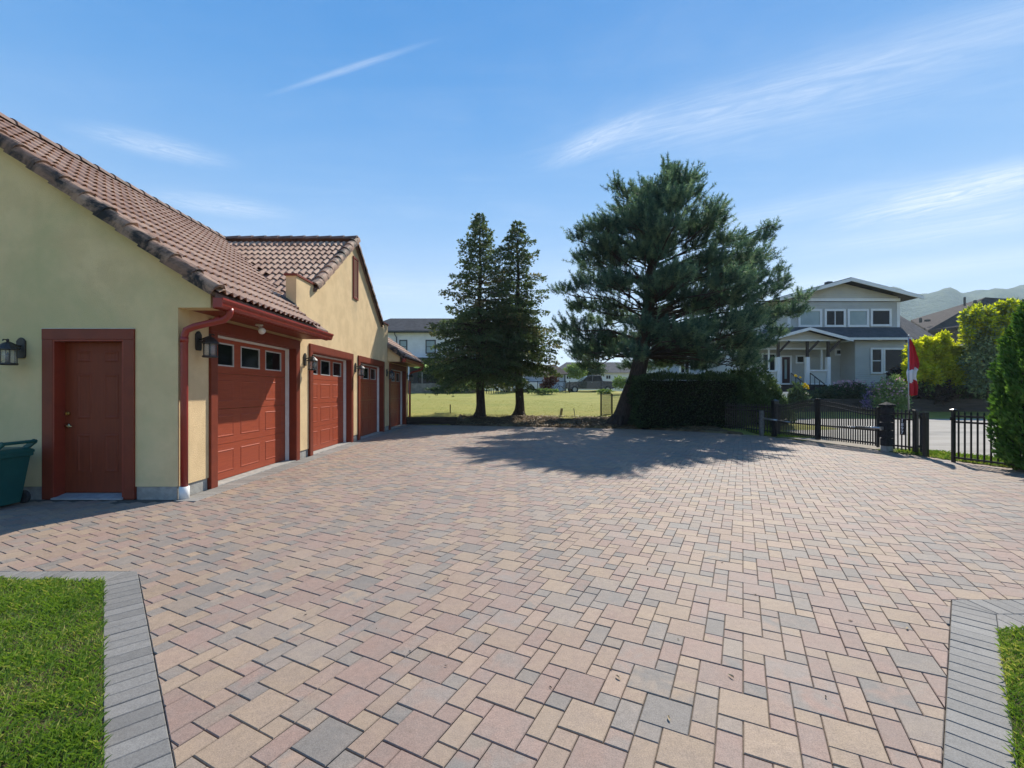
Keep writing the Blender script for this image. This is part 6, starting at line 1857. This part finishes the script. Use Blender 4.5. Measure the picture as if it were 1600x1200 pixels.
# ------------------------------------------------------------------ along the far side of the lawn
# weathered wall/fence at the lawn's end
fw = empty('board_fence', P(720, 612, 46.5)); tag(fw, 'low weathered board fence along the far end of the lawn', 'fence')
m_wood = M('weathered_boards', (0.17, 0.15, 0.125), (0.26, 0.235, 0.20), 3, 0.9, 0.4, 30, 0.1, world=True)
x = P(600, 0, 46.5)[0]; xe = P(745, 0, 46.5)[0]; rb = random.Random(4)
while x < xe:
    MB().box(x, 46.5, 0.9, x + 0.30, 46.53, 1.45 + 0.85 + rb.uniform(-.03, .03)).build('board', m_wood, fw); x += 0.31
for px_ in (638, 694, 745): hb('post', m_black, px_ - .6, 594, px_ + .6, 615, 46.4, -0.05, 0.05, 0, fw)
fw2 = empty('picket_fence', P(780, 612, 46)); tag(fw2, 'thin yellowed wooden pickets right of the taller conifer', 'fence')
x = P(752, 0, 46)[0]; xe = P(802, 0, 46)[0]; m_yw = M('yellow_wood', (0.33, 0.26, 0.12), (0.25, 0.2, 0.1), 5, 0.9, world=True)
while x < xe:
    MB().box(x, 46, 1.0, x + 0.09, 46.03, 1.45 + 0.75 + rb.uniform(-.12, .12)).build('picket', m_yw, fw2); x += 0.24
hb('rail', m_yw, 752, 603, 802, 604.2, 46, 0.031, 0.06, 0, fw2)
far = [('straw-yellow bush over the board fence', 712, 594, 9, 46.0, 2.0, 0.8, m_olive), ('low green bush beside the straw-yellow bush', 742, 600, 8, 45.8, 1.8, 0.9, m_green), ('lime green bush left of the sparser conifer', 790, 594, 9, 46.5, 1.5, 1.1, m_gold),
       ('dark bush in front of the white house patio', 680, 584, 14, 49.5, 1.8, 0.9, m_darkgreen), ('dark round tree behind the two conifers', 775, 575, 18, 58, 1.8, 1.2, m_darkgreen), ('mid green bush right of the shed', 900, 580, 13, 56, 1.3, 0.9, m_green),
       ('dark green tree behind the pickup', 925, 578, 13, 62, 1.6, 1.0, m_darkgreen), ('weedy green clump in front of the pickup', 945, 612, 4, 42, 3.2, 0.7, m_green), ('pale weeds at the foot of the shed fence', 850, 611, 4, 42, 6, 0.6, m_green), ('dark leafy bush under the board fence', 700, 609, 5, 45, 7, 0.7, m_darkgreen),
       ('sunlit weeds left of the pine trunk', 968, 598, 8, 40, 1.2, 1.1, m_green), ('green shrub between the pine and the hedge', 1002, 598, 9, 24, 1.0, 1.2, m_green)]
for i, (lab, x, y, r, Y, sx, sz, mt) in enumerate(far):
    plant('bush' if 'tree' not in lab.split()[:4] else 'leafy_tree', lab, 'tree' if 'tree' in lab.split()[:4] else 'bush', P(x, y + r * sz, Y), [('foliage', [pb(x, y, r, Y, sx, sz, 1.2)], 230 if Y > 30 else 420, 0.2 if Y > 30 else 0.15, mt, 120 + i, dict(aspect=0.5, shell=0.2, lump=5))])
plant('red_shrub', 'reddish brown shrub in front of the pale shed', 'shrub', P(855, 612, 44), [('foliage', [pb(858, 596, 9, 44, 1.0, 1.1), pb(866, 592, 6, 44), pb(850, 604, 6, 44)], 160, 0.22, leaf_mat('red_leaves', (0.05, 0.02, 0.015), (0.10, 0.04, 0.03), (0.17, 0.09, 0.06), 0.3), 140, dict(aspect=0.5, shell=0.1))])
# shed
sh = empty('shed', P(845, 608, 50)); tag(sh, 'pale grey shed with a low hip roof beyond the lawn', 'shed')
YS = 50.0
m_shedw = siding_mat('shed_siding', (0.46, 0.49, 0.52), (0.40, 0.43, 0.46), 0.2)
prism_y('wall', m_shedw, [(800, 585), (883, 585), (883, 613), (800, 613)], YS, YS, YS + 5, sh)
a, b = P(794, 585.5, YS), P(888, 584.5, YS); c, d = P(815, 570, YS + 2.5), P(868, 570, YS + 2.5)
m = MB(); m.add([(a[0], YS - .4, a[2]), (b[0], YS - .4, b[2]), (d[0], YS + 2.5, d[2]), (c[0], YS + 2.5, c[2]), (a[0], YS + 5.4, a[2]), (b[0], YS + 5.4, b[2])], [(0, 1, 2, 3), (1, 5, 2), (5, 4, 3, 2), (4, 0, 3), (0, 4, 5, 1)]); m.build('roof', m_bshing, sh)
hb('corner_board', m_dkgrey, 881.8, 586, 883.6, 611, YS, -0.03, 0.02, 0, sh)
# low pale house far behind the pickup
lh = empty('low_house', P(905, 596, 80)); tag(lh, 'low pale house with grey roof far behind the dark pickup', 'house')
YL = 80.0
prism_y('wall', m_hwhite, [(868, 582), (985, 582), (985, 604), (868, 604)], YL, YL, YL + 8, lh)
a, b = P(862, 582.5, YL), P(992, 582.5, YL); c, d = P(885, 566, YL + 4), P(968, 566, YL + 4)
m = MB(); m.add([(a[0], YL - .5, a[2]), (b[0], YL - .5, b[2]), (d[0], YL + 4, d[2]), (c[0], YL + 4, c[2]), (a[0], YL + 8.5, a[2]), (b[0], YL + 8.5, b[2])], [(0, 1, 2, 3), (1, 5, 2), (5, 4, 3, 2), (4, 0, 3), (0, 4, 5, 1)]); m.build('roof', m_shing, lh)
for x in (884, 908, 946): window(x, 585.5, x + 9, 593, YL - 0.03, m_winglassd, 1, 1.2, lh)
# chain link rail
cl = empty('wire_fence', P(850, 612, 45)); tag(cl, 'black wire fence rail in front of the pale shed', 'fence')
hb('rail', m_black, 815, 596, 885, 597, 45, -0.03, 0.03, 0, cl)
for x in (817, 840, 862, 884, 890): hb('post', m_black, x - .5, 595, x + .5, 616, 45, -0.03, 0.03, 0, cl)
# bicycles leaning by the fence
bk = empty('bicycle', P(868, 612, 44)); tag(bk, 'dark blue bicycle leaning on the wire fence by the shed', 'bicycle')
m_blue = M('bicycle_blue', (0.03, 0.06, 0.12), (0.04, 0.07, 0.14), 8, 0.4)
c1, c2 = P(859, 608.2, 44), P(875, 608.2, 44)
for c in (c1, c2): m = MB(); m.ring(c, 0.31, 0.03, 18, 5, 'y'); m.build('wheel', m_rub, bk)
m = MB(); s_ = ((c1[0] + c2[0]) / 2 - 0.08, 44, c1[2] + 0.02); se = (s_[0] - 0.15, 44, s_[2] + 0.5); hd_ = (c2[0] - 0.16, 44, c2[2] + 0.52)
for p, q in ((c1, s_), (s_, se), (c1, se), (s_, hd_), (se, hd_), (hd_, c2)): m.bar(p, q, 0.045, 0.045)
m.build('frame', m_blue, bk)
m = MB(); m.box(se[0] - 0.13, 43.93, se[2] + 0.02, se[0] + 0.1, 44.07, se[2] + 0.08); m.build('saddle', m_rub, bk)
m = MB(); m.bar((hd_[0] + .04, 43.78, hd_[2] + .1), (hd_[0] + .04, 44.22, hd_[2] + .1), 0.03, 0.03); m.bar(hd_, (hd_[0] + .04, 44, hd_[2] + .1), 0.03, 0.03); m.build('handlebar', m_black, bk)


# vehicles
def vehicle(name, label, cat, loc, rz, profile, W_, wheels, paint, glass_poly, extra=()):
    r = empty(name, loc, rz); tag(r, label, cat)
    b = MB(); b.prism(profile, lambda u, v, w: (u, w, v), -W_ / 2, W_ / 2); b.build('body', paint, r, bevel=0.05, world=False)
    for gp_ in glass_poly:
        b = MB(); b.prism(gp_, lambda u, v, w: (u, w, v), -W_ / 2 - 0.006, W_ / 2 + 0.006); b.build('side_window', m_winglassd, r, world=False)
    for x in wheels:
        for s in (-1, 1):
            wl = MB().lathe([(0.0, -0.11), (0.30, -0.11), (0.36, -0.07), (0.36, 0.07), (0.30, 0.11), (0.0, 0.11)], (x, s * (W_ / 2 - 0.08), 0.36), 20, 'y').build('wheel', m_rub, r, world=False)
            MB().lathe([(0.0, -0.125), (0.21, -0.125), (0.21, 0.125), (0.0, 0.125)], (x, s * (W_ / 2 - 0.08), 0.36), 14, 'y').build('rim', m_steel, wl, world=False)
    for (nm, mt, bx_) in extra: b = MB(); b.box(*bx_); b.build(nm, mt, r, world=False)
    return r


m_navy = M('dark_car_paint', (0.018, 0.022, 0.03), (0.02, 0.024, 0.033), 3, 0.25, 0, 50, 0.6, coat=0.6)
m_cwhite = M('white_car_paint', (0.66, 0.67, 0.68), (0.62, 0.63, 0.64), 3, 0.3, 0, 50, 0.6, coat=0.5)
m_tail = M('tail_light_red', (0.45, 0.02, 0.02), (0.4, 0.02, 0.02), 3, 0.2)
m_hl = M('headlight_glass', (0.6, 0.62, 0.64), (0.55, 0.57, 0.6), 3, 0.1)
pk = P(920, 614.5, 48)
prof = [(-2.6, 0.45), (-2.6, 1.02), (-2.5, 1.10), (-1.05, 1.20), (-0.35, 1.78), (0.15, 1.86), (1.05, 1.84), (1.25, 1.25), (2.75, 1.22), (2.78, 0.55), (2.2, 0.42), (-2.1, 0.42)]
vehicle('pickup_truck', 'dark blue-black pickup truck parked beyond the lawn', 'pickup', (pk[0], 48, 1.32), 0.06, prof, 1.9, (-1.7, 1.75), m_navy,
        [[(-0.85, 1.22), (-0.30, 1.70), (0.12, 1.76), (0.12, 1.22)], [(0.2, 1.22), (0.2, 1.76), (0.98, 1.74), (1.12, 1.24)]],
        (('headlight', m_hl, (-2.62, -0.9, 0.82, -2.4, -0.6, 1.0)), ('headlight', m_hl, (-2.62, 0.6, 0.82, -2.4, 0.9, 1.0)), ('tail_light', m_tail, (2.7, -0.955, 0.85, 2.79, -0.8, 1.15)), ('door_handle', m_steel, (0.02, -0.965, 1.08, 0.14, -0.951, 1.12))))
pk = P(806, 615, 50)
prof = [(-2.2, 0.35), (-2.25, 0.8), (-2.05, 1.0), (-1.1, 1.08), (-0.55, 1.62), (1.5, 1.66), (2.05, 1.1), (2.15, 0.9), (2.15, 0.4)]
vehicle('parked_car', 'white car seen behind the sparser conifer trunk', 'car', (pk[0] + 0.3, 49, 1.40), math.pi * 0.97, prof, 1.75, (-1.4, 1.35), m_cwhite,
        [[(-0.9, 1.12), (-0.5, 1.54), (1.4, 1.58), (1.75, 1.12)]], (('tail_light', m_tail, (2.0, -0.885, 0.85, 2.16, -0.6, 1.08)), ('tail_light', m_tail, (2.0, 0.6, 0.85, 2.16, 0.885, 1.08))))

# pale house and white railing glimpsed between pine and grey house
ph = empty('pale_house', P(1090, 590, 40)); tag(ph, 'pale house with a white veranda railing half hidden by the pine', 'house')
prism_y('wall', m_shedw, [(1040, 548), (1165, 548), (1165, 606), (1040, 606)], 41, 41, 46, ph)
a, b = P(1030, 548, 40.5), P(1172, 548, 40.5); c, d = P(1055, 528, 43.5), P(1150, 528, 43.5)
m = MB(); m.add([a, b, d, c, (a[0], 46.5, a[2]), (b[0], 46.5, b[2])], [(0, 1, 2, 3), (1, 5, 2), (5, 4, 3, 2), (4, 0, 3), (0, 4, 5, 1)]); m.build('roof', m_shing, ph)
for x in (1062, 1100, 1128): w_ = window(x, 560, x + 16, 584, 40.95, m_winglassd, 1, 2.0, ph)
hb('veranda_rail', m_trim, 1020, 583, 1150, 584.5, 39, 0, 0.08, 0, ph); hb('veranda_rail', m_trim, 1020, 594, 1150, 595, 39, 0, 0.08, 0, ph)
for k in range(34): hb('baluster', m_trim, 1021 + k * 3.9, 584.6, 1022.2 + k * 3.9, 593.9, 39, 0.01, 0.06, 0, ph)
for x in (1020, 1063, 1107, 1148): hb('veranda_post', m_trim, x - 1.2, 556, x + 1.2, 612, 39, -0.02, 0.12, 0, ph)

# dog-run panel beside the pine
kp = empty('mesh_pen', P(955, 650, 21.5)); tag(kp, 'small black wire mesh pen left of the pine trunk', 'fence')
c0, c1_, c2_ = Vector(P(939, 648, 21.6)), Vector(P(956, 648, 22.6)), Vector(P(990, 647, 24.2))
zt, zb_ = 1.33, 0.34
for q in (c0, c1_, c2_): MB().box(q.x - .03, q.y - .03, 0.1, q.x + .03, q.y + .03, zt + .02).build('post', m_black, kp)
for a, b in ((c0, c1_), (c1_, c2_)):
    m = MB(); m.bar((a.x, a.y, zt), (b.x, b.y, zt), 0.035, 0.035); m.bar((a.x, a.y, zb_), (b.x, b.y, zb_), 0.03, 0.03); m.build('rail', m_black, kp)
    m = MB(); n = 24
    for k in range(1, n):
        q = a.lerp(b, k / n); m.bar((q.x, q.y, zb_), (q.x, q.y, zt), 0.008, 0.008)
    for k in range(1, 12):
        z = zb_ + (zt - zb_) * k / 12; m.bar((a.x, a.y, z), (b.x, b.y, z), 0.008, 0.008)
    tag(m.build('wire_mesh', m_black, kp), kind='stuff')
# stakes
def stake(label, px0, py0, px1, py1, Y, w, mt):
    a, b = P(px0, py0, Y), P(px1, py1, Y); m = MB(); m.bar((a[0], Y, a[2] - 0.1), (b[0], Y, b[2]), w, w * 0.5)
    o = m.build('stake', mt); tag(o, label, 'stake', 'survey stakes on the lawn')
stake('thin dark stake on the lawn above the timber wall', 703.5, 651, 703.5, 632, 22.5, 0.05, m_sleeper)
stake('short yellow-brown stake leaning between the conifer and the pine', 875, 651, 878, 638, 21.5, 0.11, m_yw)
stake('thin leaning stick next to the yellow-brown stake', 899, 652, 896.5, 638, 21.3, 0.03, m_wood)

# ------------------------------------------------------------------ small dry leaves on the paving
m_leaf = M('dry_leaf', (0.42, 0.33, 0.20), (0.33, 0.24, 0.13), 40, 0.8)
m_leafd = M('dark_dry_leaf', (0.07, 0.045, 0.03), (0.11, 0.07, 0.045), 40, 0.8)
lr = random.Random(77)
leafs = [(955, 1045, .035, 0), (966, 1060, .05, 0), (1045, 1124, .045, 0), (1142, 1058, .05, 0), (477, 962, .03, 1), (641, 1018, .022, 1), (697, 1041, .025, 1), (1269, 948, .03, 1), (1012, 890, .04, 1), (1417, 983, .055, 0), (1329, 971, .04, 0), (588, 983, .02, 1), (903, 958, .025, 1), (1128, 880, .03, 1), (700, 905, .03, 1), (1180, 930, .03, 0), (760, 990, .025, 1), (860, 1075, .03, 1), (1290, 1090, .03, 1), (1060, 1000, .025, 0)]
for i, (x, y, s_, dk_) in enumerate(leafs):
    Y = EYE * 711 / (y - 612); X = (x - 790) * Y / 711
    m = MB(); a = lr.uniform(0, 6.28); c_, sn = math.cos(a), math.sin(a)
    loc_pts = [(-1, 0, 0.004), (-0.3, 0.28, 0.012), (0.5, 0.22, 0.016), (1, 0, 0.006), (0.5, -0.22, 0.014), (-0.3, -0.28, 0.006), (0.1, 0, 0.003)]
    s_ *= 0.4
    m.v = [(s_ * (p * c_ - q * sn), s_ * (p * sn + q * c_), z * s_ / 0.03) for p, q, z in loc_pts]; m.f = [(0, 1, 6), (1, 2, 6), (2, 3, 6), (3, 4, 6), (4, 5, 6), (5, 0, 6)]
    o = m.build('fallen_leaf', m_leafd if dk_ else m_leaf, None); o.location = (X, Y, 0.003)
    tag(o, 'small dark dry leaf lying on the pavers' if dk_ else 'small pale curled leaf lying on the pavers', 'leaf', 'dark dry leaves on the paving' if dk_ else 'pale dry leaves on the paving')

# ------------------------------------------------------------------ air
hz = MB(); hz.box(-2300, -2300, -140, 2300, 2300, 285)
m_haze = bpy.data.materials.new('haze_air'); m_haze.use_nodes = True
t = NT(m_haze.node_tree); [t.n.remove(nd_) for nd_ in list(t.n) if nd_.type == 'BSDF_PRINCIPLED']
vp = t.node('ShaderNodeVolumePrincipled'); vp.inputs['Color'].default_value = (0.68, 0.85, 1.0, 1); vp.inputs['Density'].default_value = 0.00025; vp.inputs['Anisotropy'].default_value = 0.2
t.l.new(vp.outputs[0], t.n['Material Output'].inputs['Volume'])
haze = hz.build('haze', m_haze); tag(haze, kind='stuff')
